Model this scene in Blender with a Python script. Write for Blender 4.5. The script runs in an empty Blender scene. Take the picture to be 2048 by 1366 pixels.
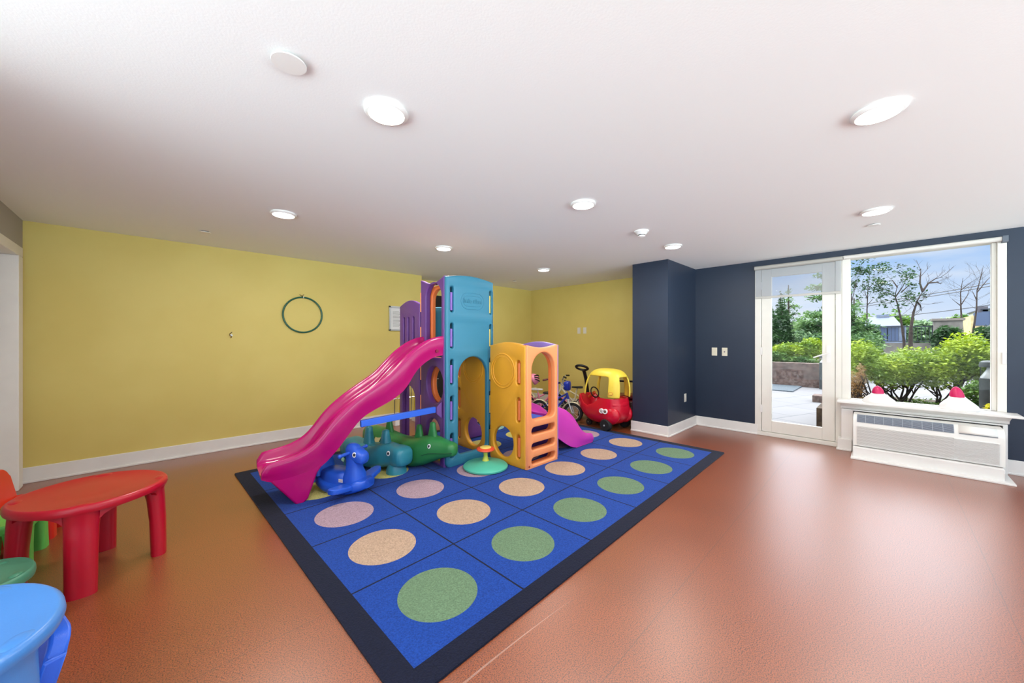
import bpy, math, random
from mathutils import Vector, Matrix
PI = math.pi
random.seed(7)
SC = bpy.context.scene
COL = SC.collection

# ---------------------------------------------------------------- camera, world, sun, exposure
FOC = 728.0
YAW = math.radians(45.66)
cam = bpy.data.cameras.new('camera')
camo = bpy.data.objects.new('camera', cam)
COL.objects.link(camo)
camo.location = (0, 0, 1.25)
camo.rotation_euler = (PI / 2, 0, YAW - PI / 2)
cam.sensor_width = 36
cam.lens = FOC * 36 / 2048
cam.shift_y = -3.7 / 2048
cam.clip_start = 0.02
cam.clip_end = 500
SC.camera = camo

SC.view_settings.view_transform = 'Standard'
SC.view_settings.look = 'None'
SC.view_settings.exposure = 0.07
SC.view_settings.gamma = 1.0
SC.view_settings.use_curve_mapping = False

def srgb(r, g, b):
    def f(c):
        c /= 255.0
        return c / 12.92 if c <= 0.04045 else ((c + 0.055) / 1.055) ** 2.4
    return (f(r), f(g), f(b), 1.0)

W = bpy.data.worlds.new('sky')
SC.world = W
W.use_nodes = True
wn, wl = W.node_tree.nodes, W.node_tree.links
wn.clear()
tc = wn.new('ShaderNodeTexCoord')
sep = wn.new('ShaderNodeSeparateXYZ')
wl.new(tc.outputs['Generated'], sep.inputs[0])
rmp = wn.new('ShaderNodeValToRGB')
cr = rmp.color_ramp
mr = wn.new('ShaderNodeMapRange')
mr.inputs['From Min'].default_value = -1
mr.inputs['From Max'].default_value = 1
wl.new(sep.outputs['Z'], mr.inputs['Value'])
wl.new(mr.outputs[0], rmp.inputs[0])
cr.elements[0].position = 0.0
cr.elements[0].color = (7.6, 9.2, 9.7, 1)  # unseen glow below the horizon, added and tinted cyan to brighten the ceiling
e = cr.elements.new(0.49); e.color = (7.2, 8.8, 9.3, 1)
e = cr.elements.new(0.499); e.color = (0.8, 0.84, 0.95, 1)
e = cr.elements.new(0.507); e.color = (0.76, 0.84, 0.98, 1)
e = cr.elements.new(0.58); e.color = (0.38, 0.59, 0.94, 1)
e = cr.elements.new(0.62); e.color = (0.45, 0.62, 0.98, 1)
e = cr.elements.new(0.71); e.color = (5.0, 5.2, 5.6, 1)
cr.elements[-1].position = 1.0
cr.elements[-1].color = (6.5, 6.7, 7.1, 1)
nz = wn.new('ShaderNodeTexNoise')
nz.inputs['Scale'].default_value = 3.5
nz.inputs['Detail'].default_value = 7
mp = wn.new('ShaderNodeMapping')
mp.inputs['Scale'].default_value = (1, 1, 4.5)
wl.new(tc.outputs['Generated'], mp.inputs[0])
wl.new(mp.outputs[0], nz.inputs['Vector'])
cl = wn.new('ShaderNodeMapRange')
cl.inputs['From Min'].default_value = 0.5
cl.inputs['From Max'].default_value = 0.72
cl.inputs['To Max'].default_value = 0.75
wl.new(nz.outputs['Fac'], cl.inputs['Value'])
mx = wn.new('ShaderNodeMix'); mx.data_type = 'RGBA'
wl.new(cl.outputs[0], mx.inputs['Factor'])
wl.new(rmp.outputs[0], mx.inputs['A'])
mx.inputs['B'].default_value = (0.85, 0.88, 0.95, 1)
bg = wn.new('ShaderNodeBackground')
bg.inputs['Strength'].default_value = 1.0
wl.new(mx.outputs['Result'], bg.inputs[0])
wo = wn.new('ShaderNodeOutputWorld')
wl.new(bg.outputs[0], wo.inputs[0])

sun = bpy.data.lights.new('sun', 'SUN')
sun.energy = 4.5
sun.angle = 0.01
sun.color = (1, 0.96, 0.88)
suno = bpy.data.objects.new('sun', sun)
COL.objects.link(suno)
suno.rotation_euler = Vector((0.08, 0.62, 0.78)).to_track_quat('Z', 'Y').to_euler()
LAMP_W = 15.0

# ---------------------------------------------------------------- materials
MATS = {}
def mat(name, rgb, rough=0.5, spec=0.5, metal=0.0, bump=0.0, bscale=300, var=0.0, vscale=3.0, coat=0.0, emit=None, trans=0.0):
    if name in MATS: return MATS[name]
    m = bpy.data.materials.new(name); m.use_nodes = True
    n, l = m.node_tree.nodes, m.node_tree.links
    b = n['Principled BSDF']
    c = srgb(*rgb)
    b.inputs['Base Color'].default_value = c
    b.inputs['Roughness'].default_value = rough
    b.inputs['Specular IOR Level'].default_value = spec
    b.inputs['Metallic'].default_value = metal
    if coat: b.inputs['Coat Weight'].default_value = coat
    if emit:
        b.inputs['Emission Color'].default_value = (1, 0.97, 0.9, 1)
        b.inputs['Emission Strength'].default_value = emit
    if var or bump:
        t = n.new('ShaderNodeTexCoord')
    if var:
        x = n.new('ShaderNodeTexNoise'); x.inputs['Scale'].default_value = vscale
        x.inputs['Detail'].default_value = 6
        l.new(t.outputs['Object'], x.inputs['Vector'])
        r = n.new('ShaderNodeMapRange')
        r.inputs['From Min'].default_value = 0.3; r.inputs['From Max'].default_value = 0.7
        r.inputs['To Min'].default_value = 1 - var; r.inputs['To Max'].default_value = 1 + var
        l.new(x.outputs['Fac'], r.inputs['Value'])
        v = n.new('ShaderNodeVectorMath'); v.operation = 'SCALE'
        v.inputs[0].default_value = c[:3]
        l.new(r.outputs[0], v.inputs['Scale'])
        l.new(v.outputs[0], b.inputs['Base Color'])
    if bump:
        x = n.new('ShaderNodeTexNoise'); x.inputs['Scale'].default_value = bscale
        x.inputs['Detail'].default_value = 3
        l.new(t.outputs['Object'], x.inputs['Vector'])
        bb = n.new('ShaderNodeBump'); bb.inputs['Strength'].default_value = bump
        bb.inputs['Distance'].default_value = 0.004
        l.new(x.outputs['Fac'], bb.inputs['Height'])
        l.new(bb.outputs[0], b.inputs['Normal'])
    MATS[name] = m
    return m

def plastic(name, rgb, rough=0.32, **k):
    return mat(name, rgb, rough=rough, bump=k.pop('bump', 0.12), bscale=350, var=k.pop('var', 0.04), **k)

def noisecol(name, c1, c2, scale, rough, lo=0.4, hi=0.6, c3=None, s3=2.0, bump=0.0, detail=6, spec=0.5):
    m = bpy.data.materials.new(name); m.use_nodes = True
    n, l = m.node_tree.nodes, m.node_tree.links
    b = n['Principled BSDF']; b.inputs['Roughness'].default_value = rough
    b.inputs['Specular IOR Level'].default_value = spec
    t = n.new('ShaderNodeTexCoord')
    x = n.new('ShaderNodeTexNoise'); x.inputs['Scale'].default_value = scale; x.inputs['Detail'].default_value = detail
    l.new(t.outputs['Object'], x.inputs['Vector'])
    r = n.new('ShaderNodeMapRange'); r.inputs['From Min'].default_value = lo; r.inputs['From Max'].default_value = hi
    l.new(x.outputs['Fac'], r.inputs['Value'])
    q = n.new('ShaderNodeMix'); q.data_type = 'RGBA'
    q.inputs['A'].default_value = srgb(*c1); q.inputs['B'].default_value = srgb(*c2)
    l.new(r.outputs[0], q.inputs['Factor'])
    out = q.outputs['Result']
    if c3:
        y = n.new('ShaderNodeTexNoise'); y.inputs['Scale'].default_value = s3; y.inputs['Detail'].default_value = 8
        l.new(t.outputs['Object'], y.inputs['Vector'])
        r2 = n.new('ShaderNodeMapRange'); r2.inputs['From Min'].default_value = 0.45; r2.inputs['From Max'].default_value = 0.7
        l.new(y.outputs['Fac'], r2.inputs['Value'])
        q2 = n.new('ShaderNodeMix'); q2.data_type = 'RGBA'
        l.new(r2.outputs[0], q2.inputs['Factor']); l.new(out, q2.inputs['A'])
        q2.inputs['B'].default_value = srgb(*c3)
        out = q2.outputs['Result']
    l.new(out, b.inputs['Base Color'])
    if bump:
        bb = n.new('ShaderNodeBump'); bb.inputs['Strength'].default_value = bump; bb.inputs['Distance'].default_value = 0.004
        l.new(x.outputs['Fac'], bb.inputs['Height']); l.new(bb.outputs[0], b.inputs['Normal'])
    MATS[name] = m
    return m

M_ceil = mat('ceiling_paint', (246, 248, 247), 0.9, spec=0.1, bump=0.1, bscale=120)
M_yel = noisecol('yellow_paint', (212, 192, 110), (216, 197, 116), 1.5, 0.55, bump=0.0, spec=0.25)
M_navy = mat('navy_paint', (37, 48, 66), 0.42, spec=0.4, bump=0.15, bscale=260, var=0.04, vscale=4)
M_grey = mat('grey_paint', (170, 165, 158), 0.8, spec=0.2)
M_white = mat('white_paint', (228, 226, 222), 0.4, spec=0.4, var=0.03, vscale=6)
M_frame = mat('cream_frame', (226, 223, 214), 0.45, var=0.03, vscale=5)
M_dark = mat('dark_opening', (26, 24, 22), 0.8)
M_black = mat('black_plastic', (24, 24, 26), 0.4)
M_rubber = mat('black_rubber', (22, 22, 24), 0.7)
M_chrome = mat('chrome', (200, 200, 205), 0.22, metal=1.0)
M_silver = mat('silver_paint', (185, 188, 190), 0.35, metal=0.4)
M_beige = mat('beige_plate', (222, 214, 192), 0.4)
M_wplate = mat('white_plate', (214, 210, 200), 0.4)

def floor_mat():
    m = bpy.data.materials.new('terracotta_sheet_floor'); m.use_nodes = True
    n, l = m.node_tree.nodes, m.node_tree.links
    b = n['Principled BSDF']
    t = n.new('ShaderNodeTexCoord')
    x = n.new('ShaderNodeTexNoise'); x.inputs['Scale'].default_value = 210; x.inputs['Detail'].default_value = 1
    l.new(t.outputs['Object'], x.inputs['Vector'])
    r = n.new('ShaderNodeMapRange'); r.inputs['From Min'].default_value = 0.28; r.inputs['From Max'].default_value = 0.6
    l.new(x.outputs['Fac'], r.inputs['Value'])
    q = n.new('ShaderNodeMix'); q.data_type = 'RGBA'
    q.inputs['A'].default_value = srgb(50, 22, 10); q.inputs['B'].default_value = srgb(152, 75, 32)
    l.new(r.outputs[0], q.inputs['Factor'])
    y = n.new('ShaderNodeTexNoise'); y.inputs['Scale'].default_value = 1.6; y.inputs['Detail'].default_value = 9
    y.inputs['Roughness'].default_value = 0.65
    l.new(t.outputs['Object'], y.inputs['Vector'])
    r2 = n.new('ShaderNodeMapRange'); r2.inputs['From Min'].default_value = 0.3; r2.inputs['From Max'].default_value = 0.75
    r2.inputs['To Min'].default_value = 0.92; r2.inputs['To Max'].default_value = 1.12
    l.new(y.outputs['Fac'], r2.inputs['Value'])
    v = n.new('ShaderNodeVectorMath'); v.operation = 'SCALE'
    l.new(q.outputs['Result'], v.inputs[0]); l.new(r2.outputs[0], v.inputs['Scale'])
    # seams between the sheets run along X
    s = n.new('ShaderNodeSeparateXYZ'); l.new(t.outputs['Object'], s.inputs[0])
    a = None
    for yy in (0.72, 1.78, -0.40, 2.86, 3.94, -1.46):
        d = n.new('ShaderNodeMath'); d.operation = 'SUBTRACT'; d.inputs[1].default_value = yy
        l.new(s.outputs['Y'], d.inputs[0])
        ab = n.new('ShaderNodeMath'); ab.operation = 'ABSOLUTE'; l.new(d.outputs[0], ab.inputs[0])
        lt = n.new('ShaderNodeMath'); lt.operation = 'LESS_THAN'; lt.inputs[1].default_value = 0.0018
        l.new(ab.outputs[0], lt.inputs[0])
        if a is None: a = lt
        else:
            ad = n.new('ShaderNodeMath'); ad.operation = 'MAXIMUM'
            l.new(a.outputs[0], ad.inputs[0]); l.new(lt.outputs[0], ad.inputs[1]); a = ad
    sc = n.new('ShaderNodeMath'); sc.operation = 'MULTIPLY'; sc.inputs[1].default_value = 0.55
    l.new(a.outputs[0], sc.inputs[0])
    q2 = n.new('ShaderNodeMix'); q2.data_type = 'RGBA'
    l.new(sc.outputs[0], q2.inputs['Factor']); l.new(v.outputs[0], q2.inputs['A'])
    q2.inputs['B'].default_value = srgb(70, 45, 35)
    # pale curved scuff beside the rug
    def MA(op, a_, b_=None):
        z = n.new('ShaderNodeMath'); z.operation = op
        for i, w in enumerate((a_, b_)):
            if w is None: continue
            if isinstance(w, (int, float)): z.inputs[i].default_value = w
            else: l.new(w, z.inputs[i])
        return z.outputs[0]
    dx = MA('SUBTRACT', s.outputs['X'], 0.88)
    cy_ = MA('SUBTRACT', 1.070, MA('MULTIPLY', MA('MULTIPLY', dx, dx), 0.065))
    dd_ = MA('ABSOLUTE', MA('SUBTRACT', s.outputs['Y'], cy_))
    wd = MA('MULTIPLY', MA('SUBTRACT', 1.45, s.outputs['X']), 0.007)
    mk = MA('MULTIPLY', MA('LESS_THAN', dd_, wd), MA('GREATER_THAN', s.outputs['X'], 0.3))
    mk = MA('MULTIPLY', mk, MA('MULTIPLY', y.outputs['Fac'], 0.55))
    q3 = n.new('ShaderNodeMix'); q3.data_type = 'RGBA'
    l.new(mk, q3.inputs['Factor']); l.new(q2.outputs['Result'], q3.inputs['A']); q3.inputs['B'].default_value = srgb(215, 190, 175)
    l.new(q3.outputs['Result'], b.inputs['Base Color'])
    r3 = n.new('ShaderNodeMapRange'); r3.inputs['To Min'].default_value = 0.34; r3.inputs['To Max'].default_value = 0.46
    l.new(y.outputs['Fac'], r3.inputs['Value']); l.new(r3.outputs[0], b.inputs['Roughness'])
    b.inputs['Specular IOR Level'].default_value = 0.4
    b.inputs['Coat Weight'].default_value = 1.0; b.inputs['Coat Roughness'].default_value = 0.36; b.inputs['Coat IOR'].default_value = 1.7
    bb = n.new('ShaderNodeBump'); bb.inputs['Strength'].default_value = 0.12; bb.inputs['Distance'].default_value = 0.002
    l.new(x.outputs['Fac'], bb.inputs['Height']); l.new(bb.outputs[0], b.inputs['Normal'])
    return m
M_floor = floor_mat()

def glass_mat():
    m = bpy.data.materials.new('window_glass'); m.use_nodes = True
    n, l = m.node_tree.nodes, m.node_tree.links
    n.clear()
    o = n.new('ShaderNodeOutputMaterial'); t = n.new('ShaderNodeBsdfTransparent')
    t.inputs[0].default_value = (0.97, 0.98, 0.98, 1)
    g = n.new('ShaderNodeBsdfGlossy'); g.inputs['Roughness'].default_value = 0.01
    f = n.new('ShaderNodeFresnel'); f.inputs['IOR'].default_value = 1.12
    x = n.new('ShaderNodeMixShader')
    l.new(f.outputs[0], x.inputs[0]); l.new(t.outputs[0], x.inputs[1]); l.new(g.outputs[0], x.inputs[2])
    l.new(x.outputs[0], o.inputs[0])
    return m
M_glass = glass_mat()

def screen_mat():
    m = bpy.data.materials.new('mesh_screen'); m.use_nodes = True
    n, l = m.node_tree.nodes, m.node_tree.links
    n.clear()
    o = n.new('ShaderNodeOutputMaterial'); t = n.new('ShaderNodeBsdfTransparent')
    t.inputs[0].default_value = (0.86, 0.88, 0.92, 1)
    g = n.new('ShaderNodeBsdfDiffuse'); g.inputs[0].default_value = srgb(214, 211, 204)
    x = n.new('ShaderNodeMixShader'); x.inputs[0].default_value = 0.20
    l.new(t.outputs[0], x.inputs[1]); l.new(g.outputs[0], x.inputs[2]); l.new(x.outputs[0], o.inputs[0])
    return m
M_screen = screen_mat()

# toy plastics
P_teal = plastic('teal_plastic', (52, 126, 154), 0.4)
P_purple = plastic('purple_plastic', (104, 62, 134), 0.4)
P_lilac = plastic('lilac_plastic', (134, 98, 186), 0.35)
P_lilac2 = plastic('pale_lilac_plastic', (150, 128, 214), 0.35)
P_orange = plastic('orange_plastic', (230, 122, 62), 0.4)
P_peach = plastic('peach_orange_plastic', (240, 150, 96), 0.4)
P_yellow = plastic('golden_yellow_plastic', (222, 158, 42), 0.38)
P_paley = plastic('pale_yellow_plastic', (240, 215, 110), 0.38)
P_magenta = plastic('magenta_plastic', (176, 10, 102), 0.2, var=0.02, bump=0.03)
P_pink = plastic('pink_purple_plastic', (212, 62, 178), 0.28)
P_blue = plastic('blue_plastic', (46, 104, 224), 0.33)
P_rblue = plastic('rocker_blue_plastic', (36, 88, 200), 0.3)
P_hippo = plastic('sea_teal_plastic', (50, 132, 150), 0.3, var=0.1)
P_croc = plastic('crocodile_green_plastic', (48, 126, 66), 0.3, var=0.14)
P_mint = plastic('mint_green_plastic', (82, 186, 158), 0.35)
P_lime = plastic('lime_yellow_plastic', (206, 214, 84), 0.35)
P_coral = plastic('coral_red_plastic', (234, 84, 56), 0.35)
P_tabred = plastic('cherry_red_plastic', (176, 8, 36), 0.3)
P_chred = plastic('bright_red_plastic', (206, 34, 22), 0.35)
P_green = plastic('light_green_plastic', (98, 196, 88), 0.4)
P_sea = plastic('grey_green_plastic', (68, 132, 104), 0.35)
P_sky = plastic('sky_blue_plastic', (70, 132, 204), 0.25)
P_carred = plastic('car_red_plastic', (204, 16, 44), 0.27)
P_caryel = plastic('car_yellow_plastic', (240, 214, 74), 0.4)
P_whitep = plastic('white_plastic', (235, 235, 235), 0.35)

# ---------------------------------------------------------------- geometry helpers
MATX = {}
class G:
    def __init__(s): s.v = []; s.f = []; s.m = []; s.cur = 0
    def add(s, vs, fs):
        o = len(s.v); s.v += [tuple(p) for p in vs]
        s.f += [tuple(i + o for i in f) for f in fs]; s.m += [s.cur] * len(fs)
        return s
    def box(s, x0, x1, y0, y1, z0, z1):
        return s.add([(x0,y0,z0),(x1,y0,z0),(x1,y1,z0),(x0,y1,z0),(x0,y0,z1),(x1,y0,z1),(x1,y1,z1),(x0,y1,z1)],
                     [(0,3,2,1),(4,5,6,7),(0,1,5,4),(1,2,6,5),(2,3,7,6),(3,0,4,7)])
    def rings(s, rings, closed=True, caps=True):
        n = len(rings[0]); vs = [p for r in rings for p in r]; fs = []
        for i in range(len(rings) - 1):
            for j in range(n if closed else n - 1):
                k = (j + 1) % n
                fs.append((i*n+j, i*n+k, (i+1)*n+k, (i+1)*n+j))
        if caps and closed:
            fs.append(tuple(range(n - 1, -1, -1))); b = (len(rings) - 1) * n
            fs.append(tuple(b + j for j in range(n)))
        return s.add(vs, fs)
    def tube(s, path, r, n=10, loop=False, flat=1.0):
        P = [Vector(p) for p in path]; N = len(P); rs = r if isinstance(r, (list, tuple)) else [r] * N
        up = None; R = []
        for i, p in enumerate(P):
            if loop: t = (P[(i+1) % N] - P[i-1])
            else: t = (P[min(i+1, N-1)] - P[max(i-1, 0)])
            t.normalize()
            if up is None:
                up = Vector((0, 0, 1)) if abs(t.z) < 0.9 else Vector((1, 0, 0))
            a = t.cross(up)
            if a.length < 1e-4: a = t.cross(Vector((0, 1, 0)))
            a.normalize(); b = a.cross(t).normalized(); up = b
            R.append([p + (a * math.cos(2*PI*j/n) + b * math.sin(2*PI*j/n) * flat) * rs[i] for j in range(n)])
        if loop: R.append(R[0]); return s.rings(R, caps=False)
        return s.rings(R)
    def lathe(s, prof, c=(0,0,0), axis='z', n=32, cap=True):
        R = []
        for r, h in prof:
            ring = []
            for j in range(n):
                a = 2*PI*j/n; u, w = r*math.cos(a), r*math.sin(a)
                p = {'z': (u, w, h), 'y': (w, h, u), 'x': (h, u, w)}[axis]
                ring.append((p[0]+c[0], p[1]+c[1], p[2]+c[2]))
            R.append(ring)
        return s.rings(R, caps=cap)
    def sphere(s, c, r, n=20, m=12):
        rx, ry, rz = r if isinstance(r, (tuple, list)) else (r, r, r)
        R = []
        for i in range(m + 1):
            a = -PI/2 + PI*i/m; q = max(math.cos(a), 0.001)
            R.append([(c[0]+rx*q*math.cos(2*PI*j/n), c[1]+ry*q*math.sin(2*PI*j/n), c[2]+rz*math.sin(a)) for j in range(n)])
        return s.rings(R)
    def prism(s, poly, axis, a0, a1):
        def mk(p, a):
            return {'x': (a, p[0], p[1]), 'y': (p[0], a, p[1]), 'z': (p[0], p[1], a)}[axis]
        return s.rings([[mk(p, a0) for p in poly], [mk(p, a1) for p in poly]])
    def xf(s, M):
        s.v = [tuple(M @ Vector(p)) for p in s.v]; return s
    def obj(s, name, material, parent=None, bevel=0, seg=2, smooth=35, subsurf=0, solid=0):
        me = bpy.data.meshes.new(name)
        vs = s.v
        if parent is not None and parent.name in MATX:
            Mi = MATX[parent.name].inverted(); vs = [tuple(Mi @ Vector(p)) for p in vs]
        me.from_pydata(vs, [], s.f)
        ms = material if isinstance(material, (list, tuple)) else [material]
        for x in ms: me.materials.append(x)
        if len(ms) > 1:
            for i, p in enumerate(me.polygons): p.material_index = s.m[i]
        import bmesh
        bm = bmesh.new(); bm.from_mesh(me)
        bmesh.ops.recalc_face_normals(bm, faces=bm.faces)
        bm.to_mesh(me); bm.free()
        me.validate()
        if smooth:
            me.shade_smooth(); me.set_sharp_from_angle(angle=math.radians(smooth))
        o = bpy.data.objects.new(name, me); COL.objects.link(o)
        if parent is not None:
            o.parent = parent
            MATX[o.name] = MATX[parent.name].copy() if parent.name in MATX else Matrix()
        if solid:
            d = o.modifiers.new('solid', 'SOLIDIFY'); d.thickness = solid; d.offset = 0
        if bevel:
            d = o.modifiers.new('bevel', 'BEVEL'); d.width = bevel; d.segments = seg; d.limit_method = 'ANGLE'; d.angle_limit = 0.6
            d.harden_normals = False
        if subsurf:
            d = o.modifiers.new('sub', 'SUBSURF'); d.levels = subsurf; d.render_levels = subsurf
        return o

def tag(o, label, cat, group=None, kind=None):
    o['label'] = label; o['category'] = cat
    if group: o['group'] = group
    if kind: o['kind'] = kind
    return o
def thing(name, label, cat, loc=(0,0,0), rz=0, group=None):
    o = bpy.data.objects.new(name, None); COL.objects.link(o)
    o.location = loc; o.rotation_euler = (0, 0, rz); o.empty_display_size = 0.1
    tag(o, label, cat, group)
    MATX[o.name] = Matrix.Translation(loc) @ Matrix.Rotation(rz, 4, 'Z')
    return o
def place(o, loc, rz=0):
    o.location = loc; o.rotation_euler = (0, 0, rz)
def dup(o, loc, rz=0, label=None):
    def cp(a, par):
        c = a.copy(); COL.objects.link(c)
        if par is not None: c.parent = par
        for ch in [x for x in bpy.data.objects if x.parent == a]: cp(ch, c)
        return c
    kids = None
    r = cp(o, None); r.location = loc; r.rotation_euler = (0, 0, rz)
    if label: r['label'] = label
    return r
def struct(o):
    o['kind'] = 'structure'; return o

# 2D shapes (lists of points); panels are filled curves with rounded edges
def arc(cx, cy, rx, ry, a0, a1, n=12):
    return [(cx + rx*math.cos(a0+(a1-a0)*i/n), cy + ry*math.sin(a0+(a1-a0)*i/n)) for i in range(n+1)]
def ellipse(cx, cy, rx, ry, n=32): return arc(cx, cy, rx, ry, 0, 2*PI, n)[:-1]
def stadium(x0, x1, y0, y1, n=8):
    w, h = x1-x0, y1-y0; r = min(w, h)/2
    return rrect(x0, x1, y0, y1, r*0.999, n)
def rrect(x0, x1, y0, y1, r, n=6):
    return (arc(x1-r, y0+r, r, r, -PI/2, 0, n) + arc(x1-r, y1-r, r, r, 0, PI/2, n) +
            arc(x0+r, y1-r, r, r, PI/2, PI, n) + arc(x0+r, y0+r, r, r, PI, 1.5*PI, n))
def archway(x0, x1, y0, y1, ry=None, rb=0.03, n=14):
    rx = (x1-x0)/2; ry = ry or rx
    return (arc(x1-rb, y0+rb, rb, rb, -PI/2, 0, 4) + arc((x0+x1)/2, y1-ry, rx, ry, 0, PI, n) + arc(x0+rb, y0+rb, rb, rb, PI, 1.5*PI, 4))
def archtop(x0, x1, z0, z1, bow, r=0.03):
    """outline with a bowed top (bow above z1 in the middle) and rounded bottom corners"""
    pts = arc(x1-r, z0+r, r, r, -PI/2, 0, 4)
    n = 14
    for i in range(n+1):
        t = i/n; x = x1 + (x0-x1)*t
        pts.append((x, z1 + bow*math.sin(PI*t)))
    pts += arc(x0+r, z0+r, r, r, PI, 1.5*PI, 4)
    return pts
def panel(name, shapes, axis, a0, a1, material, parent, bev=0.009):
    """shapes: outer outline then holes, in (horizontal, z) coordinates"""
    cu = bpy.data.curves.new(name, 'CURVE'); cu.dimensions = '2D'; cu.fill_mode = 'BOTH'
    for sh in shapes:
        sp = cu.splines.new('POLY'); sp.points.add(len(sh)-1)
        for p, q in zip(sp.points, sh): p.co = (q[0], q[1], 0, 1)
        sp.use_cyclic_u = True
    th = abs(a1-a0)
    cu.bevel_depth = bev; cu.bevel_resolution = 2; cu.offset = -bev
    cu.extrude = max(th/2 - bev, 0.0005)
    t = bpy.data.objects.new('tmp', cu); COL.objects.link(t)
    dg = bpy.context.evaluated_depsgraph_get()
    me = bpy.data.meshes.new_from_object(t.evaluated_get(dg))
    bpy.data.objects.remove(t); bpy.data.curves.remove(cu)
    mid = (a0+a1)/2
    vs = []
    for v in me.vertices:
        x, y, z = v.co
        if axis == 'y': vs.append((x, mid - z, y))
        elif axis == 'x': vs.append((mid + z, x, y))
        else: vs.append((x, y, mid + z))
    g = G(); g.v = vs; g.f = [tuple(p.vertices) for p in me.polygons]; g.m = [0]*len(g.f)
    bpy.data.meshes.remove(me)
    o = g.obj(name, material, parent, smooth=40)
    import bmesh
    bm = bmesh.new(); bm.from_mesh(o.data)
    bmesh.ops.remove_doubles(bm, verts=bm.verts, dist=0.0001)
    bmesh.ops.recalc_face_normals(bm, faces=bm.faces)
    bm.to_mesh(o.data); bm.free()
    o.data.shade_smooth(); o.data.set_sharp_from_angle(angle=math.radians(40))
    return o
def text_mesh(s, size, material, name, parent, M, ext=0.002, off=0.0):
    cu = bpy.data.curves.new(name, 'FONT'); cu.body = s; cu.size = size; cu.extrude = ext
    cu.align_x = 'CENTER'; cu.align_y = 'CENTER'; cu.offset = off
    t = bpy.data.objects.new('tmp', cu); COL.objects.link(t)
    dg = bpy.context.evaluated_depsgraph_get()
    me = bpy.data.meshes.new_from_object(t.evaluated_get(dg))
    bpy.data.objects.remove(t); bpy.data.curves.remove(cu)
    g = G(); g.v = [tuple(M @ v.co) for v in me.vertices]; g.f = [tuple(p.vertices) for p in me.polygons]; g.m = [0]*len(g.f)
    bpy.data.meshes.remove(me)
    return g.obj(name, material, parent, smooth=30)

# ---------------------------------------------------------------- room
H = 2.285
XW, YW, XL = 5.68, 5.23, -0.83      # window wall, yellow wall, door wall
YB = -4.2
XB = -3.2
g = G().box(XB, XW+0.12, YB, YW+0.5, -0.2, 0)
struct(g.obj('floor', M_floor, smooth=0))
struct(G().box(XB, XW+0.22, YB, YW+0.5, H, H+0.2).obj('ceiling', M_ceil, smooth=0))
# yellow wall with a recess for the dark door
RX0, RX1, RD = 3.07, 4.15, 0.34
g = G().box(XL, RX0, YW, YW+0.12, 0, H).box(RX1, XW, YW, YW+0.12, 0, H)
g.box(RX0-0.1, RX1+0.1, YW+RD, YW+RD+0.1, 0, H).box(RX0-0.1, RX0, YW+0.12, YW+RD, 0, H).box(RX1, RX1+0.1, YW+0.12, YW+RD, 0, H)
struct(g.obj('wall_left', M_yel, smooth=0))
d2 = G().box(RX0+0.1, RX1-0.1, YW+RD-0.04, YW+RD-0.002, 0.005, 2.03).obj('door_2', M_dark, smooth=0); struct(d2)
# window wall: yellow alcove part, navy part with the opening
struct(G().box(XW, XW+0.2, 2.43, YW+0.12, 0, H).obj('wall_alcove', M_yel, smooth=0))
OY0, OY1, OZ1 = -0.80, 1.20, 2.215    # opening
SILL = 0.565
g = G().box(XW, XW+0.2, OY1, 2.43, 0, H).box(XW, XW+0.2, OY0, OY1, OZ1, H).box(XW, XW+0.2, YB, OY0, 0, H)
g.box(XW, XW+0.2, OY0, 0.345, 0, SILL-0.03)
struct(g.obj('wall_right', M_navy, smooth=0))
PX0, PY0, PY1 = 4.70, 1.945, 2.43
M_pill = [M_navy, M_yel]
struct(G().box(PX0, XW, PY0, PY1, 0, H).obj('wall_pillar', M_navy, smooth=0))
# door wall on the far left: opening beyond its white casing
DY1, DZ = 5.07, 1.99
g = G().box(XL-0.14, XL, 5.10, YW+0.12, 0, H).box(XL-0.14, XL, 2.2, 4.15, 0, H).box(XL-0.14, XL, 4.15, 5.10, 2.02, H)
struct(g.obj('wall_front', M_grey, smooth=0))
g = G().box(XL-0.13, XL+0.018, 5.00, 5.13, 0, 1.95).box(XL-0.13, XL+0.018, 4.10, 5.13, 1.95, 2.03).box(XL-0.13, XL+0.018, 4.10, 4.20, 0, 1.95)
struct(g.obj('trim_1', M_white, bevel=0.006, smooth=0))
d1 = G().box(XL-0.12, XL-0.08, 4.2, 5.0, 0.01, 1.95).obj('door_3', M_white, bevel=0.003, smooth=0); struct(d1)
# baseboards
def baseboard(name, runs):
    g = G()
    for x0, x1, y0, y1, ax in runs:
        g.box(x0, x1, y0, y1, 0, 0.135)
    for x0, x1, y0, y1, ax in runs:
        e = 0.012
        if ax == '-y': g.box(x0, x1, y0-e, y0, 0, 0.02)
        elif ax == '-x': g.box(x0-e, x0, y0, y1, 0, 0.02)
    return struct(g.obj(name, M_white, bevel=0.004, smooth=0))
t = 0.016
baseboard('baseboard_left', [(XL, RX0, YW-t, YW, '-y'), (RX1, XW, YW-t, YW, '-y')])
baseboard('baseboard_alcove', [(XW-t, XW, PY1+t, YW-t, '-x')])
baseboard('baseboard_pillar', [(PX0-t, PX0, PY0-t, PY1+t, '-x'), (PX0, XW, PY0-t, PY0, '-y'), (PX0, XW, PY1, PY1+t, '')])
baseboard('baseboard_right', [(XW-t, XW, OY1-0.03, PY0-t, '-x'), (XW-t, XW, YB, -0.78, '-x')])

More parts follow.
